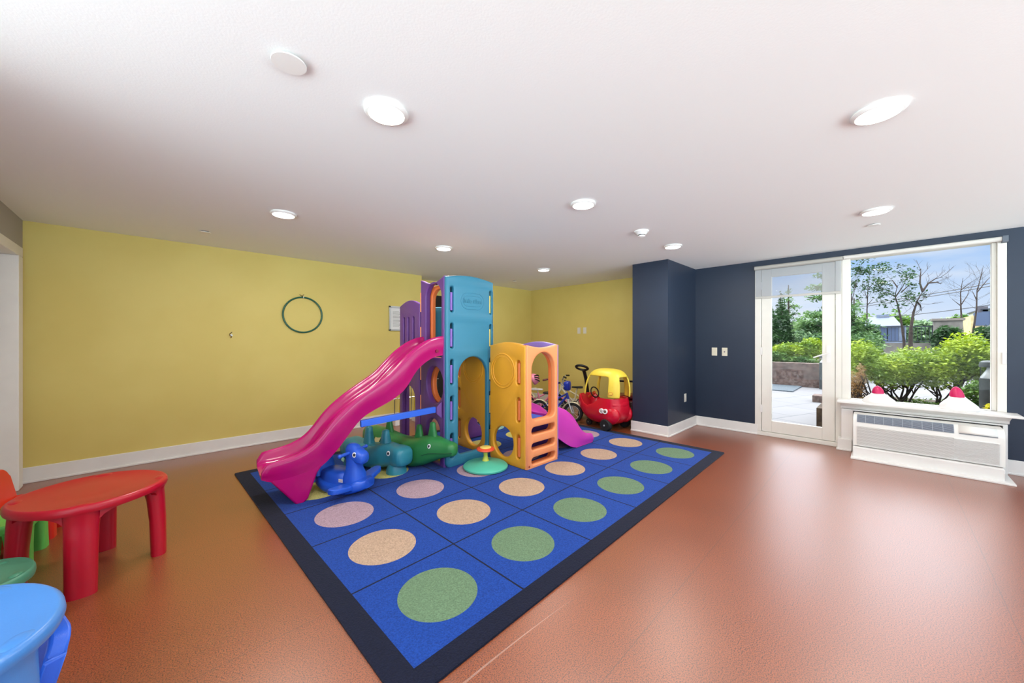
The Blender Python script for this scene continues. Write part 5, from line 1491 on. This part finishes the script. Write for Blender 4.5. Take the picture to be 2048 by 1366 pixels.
# far tree line
for i, (px, py, w, hpx, lm) in enumerate([(1735, 626, 60, 40, L_mid), (1790, 622, 70, 50, L_mid), (1822, 640, 40, 30, L_mid), (1850, 640, 55, 26, L_far), (1893, 634, 60, 30, L_far), (1925, 628, 50, 40, L_mid), (1560, 640, 90, 60, L_far), (1640, 630, 90, 60, L_far), (2060, 630, 90, 60, L_far), (1480, 640, 90, 60, L_mid)]):
    X = 58 + (i % 3)*3; t_ = at(px, py, X); w_ = w/2/FOC*X*0.62; zb = 0.0; hz = (t_.z-zb)/2
    kk = thing('distant_tree', ['rounded green tree behind the left of the blue-grey building', 'broad green tree rising over the blue-grey building', 'green tree right behind the forked bare tree', 'pale distant tree left of the grey pier', 'pale distant tree just above the grey pier', 'dark distant tree beside the cream house', 'distant tree behind the column evergreens', 'distant tree behind the tall cedar', 'distant tree beyond the right window edge', 'distant tree beyond the left door edge'][i], 'tree', (X, t_.y, 0))
    quickobj(leaves([((X, t_.y, t_.z-hz), (w_, w_, hz)), ((X, t_.y+w_*0.5, t_.z-hz*1.1), (w_*0.7, w_*0.8, hz*0.9)), ((X, t_.y-w_*0.6, t_.z-hz*1.15), (w_*0.7, w_*0.8, hz*0.8))], 2600, 0.26, 60+i, shell=0.4, flat=1.0), 'foliage', lm, kk)
    G().tube([(X, t_.y, 0), (X, t_.y, t_.z-0.5)], [0.2, 0.06], 8).obj('trunk', M_bark, kk)

def baretree(label, X, main, branches, r0, twigs, seed, leafn=0, leafr=0.3, lm=L_mid, name='bare_tree'):
    P = [at(px, py, X) for px, py in main]
    base = Vector((P[0].x, P[0].y, 0))
    t_ = thing(name, label, 'tree', tuple(base)); rnd = random.Random(seed)
    g = G(); n = len(P)
    g.tube([base] + P, [r0*1.2] + [r0*(1-0.85*i/(n-1)) for i in range(n)], 8)
    tips = [P[-1]]
    def twig(p, d, L, r, lev):
        q = p + d*L*0.5 + Vector((0, rnd.uniform(-1, 1), rnd.uniform(-1, 1)))*L*0.08; e_ = q + (d+Vector((rnd.uniform(-.2, .2), rnd.uniform(-.35, .35), rnd.uniform(-.2, .35)))).normalized()*L*0.5
        g.tube([p, q, e_], [r, r*0.7, r*0.35], 5); tips.append(e_)
        if lev:
            for m_ in range(3):
                dd_ = (d + Vector((rnd.uniform(-.6, .6), rnd.uniform(-1, 1), rnd.uniform(-0.5, 0.8)))).normalized()
                twig(p.lerp(e_, rnd.uniform(0.3, 0.95)), dd_, L*0.55, r*0.5, lev-1)
    for br in branches:
        B_ = [at(px, py, X) + Vector((0.1*i, 0, 0)) for i, (px, py) in enumerate(br)]
        g.tube(B_, [r0*0.55*(1-0.8*i/(len(B_)-1)) for i in range(len(B_))], 6); tips.append(B_[-1])
        for i in range(len(B_)-1):
            d = (B_[i+1]-B_[i]).normalized(); twig(B_[i].lerp(B_[i+1], 0.6), (d+Vector((rnd.uniform(-.4, .4), rnd.uniform(-.7, .7), 0.5))).normalized(), 0.024*X, r0*0.14, 1)
    for i in range(twigs):
        k_ = rnd.uniform(0.3, 1.0)*(n-1); i0 = min(int(k_), n-2); p = P[i0].lerp(P[i0+1], k_-i0)
        sgn = 1 if i % 2 else -1
        twig(p, Vector((rnd.uniform(-.5, .5), sgn*rnd.uniform(0.3, 1), rnd.uniform(0.4, 1))).normalized(), 0.028*X, r0*0.14, 2)
    g.obj('trunk_and_branches', M_bark, t_)
    if leafn:
        bl = [(tuple(p), (leafr*0.6,)*3) for p in tips if rnd.random() < 0.8]
        quickobj(leaves(bl, leafn, 0.055, seed, shell=0.1, flat=1.5), 'leaf_clusters', lm, t_)
XT = 20.3
baretree('dark forked bare tree leaning right in the middle of the big window', XT, [(1821, 682), (1822, 655), (1827, 625), (1834, 603), (1845, 583)], [[(1845, 583), (1857, 566), (1872, 556), (1888, 552)], [(1845, 583), (1840, 565), (1842, 545), (1843, 535)], [(1857, 566), (1876, 564), (1883, 567)], [(1833, 603), (1841, 610), (1844, 622)]], 0.06, 5, 71)
baretree('sparsely leaved tree just left of the forked bare tree', XT+0.2, [(1808, 682), (1802, 640), (1795, 608), (1790, 592), (1795, 570)], [[(1790, 592), (1775, 585), (1762, 588)], [(1791, 594), (1806, 572), (1812, 556)], [(1795, 575), (1785, 560), (1778, 562)], [(1802, 585), (1818, 570), (1822, 568)]], 0.04, 8, 72, 700, 0.30, L_dark, 'leafy_tree')
baretree('thin upright tree with few leaves near the left of the big window', XT+1.0, [(1734, 665), (1734, 620), (1736, 575), (1741, 535)], [[(1735, 600), (1727, 575)], [(1736, 580), (1750, 560)], [(1735, 610), (1748, 595)]], 0.028, 9, 73, 450, 0.25, L_dark, 'leafy_tree')
baretree('thin tree with few leaves at the left frame of the big window', XT+0.6, [(1703, 665), (1703, 600), (1700, 560), (1699, 535)], [[(1703, 590), (1712, 565)], [(1703, 605), (1716, 550)]], 0.028, 7, 74, 550, 0.28, L_dark, 'leafy_tree')
baretree('bare thin tree left of the cream house', XT+0.8, [(1925, 668), (1922, 620), (1921, 585), (1926, 556)], [[(1922, 610), (1936, 590), (1940, 578)], [(1922, 612), (1905, 598)], [(1922, 580), (1945, 562)]], 0.03, 7, 75)
baretree('bare thin tree in front of the cream house', XT+1.2, [(1946, 665), (1953, 620), (1954, 580), (1965, 545)], [[(1954, 585), (1975, 560), (1988, 548)], [(1953, 600), (1945, 580)], [(1955, 580), (1968, 530)]], 0.03, 7, 76)
# overhead cables
for i, (p0, p1, lab) in enumerate([((1660, 616), (2060, 551), 'upper overhead cable crossing the window view'), ((1660, 620), (2060, 557), 'second overhead cable just below the upper one'), ((1760, 634), (2060, 596), 'lowest overhead cable crossing towards the cream house')]):
    a, b = at(p0[0], p0[1], 32), at(p1[0], p1[1], 26)
    m_ = (a+b)/2 - Vector((0, 0, 0.12))
    tag(G().tube([a, (a+m_)/2-Vector((0,0,0.04)), m_, (b+m_)/2-Vector((0,0,0.04)), b], 0.022, 6).obj('overhead_cable', M_rail), lab, 'cable')
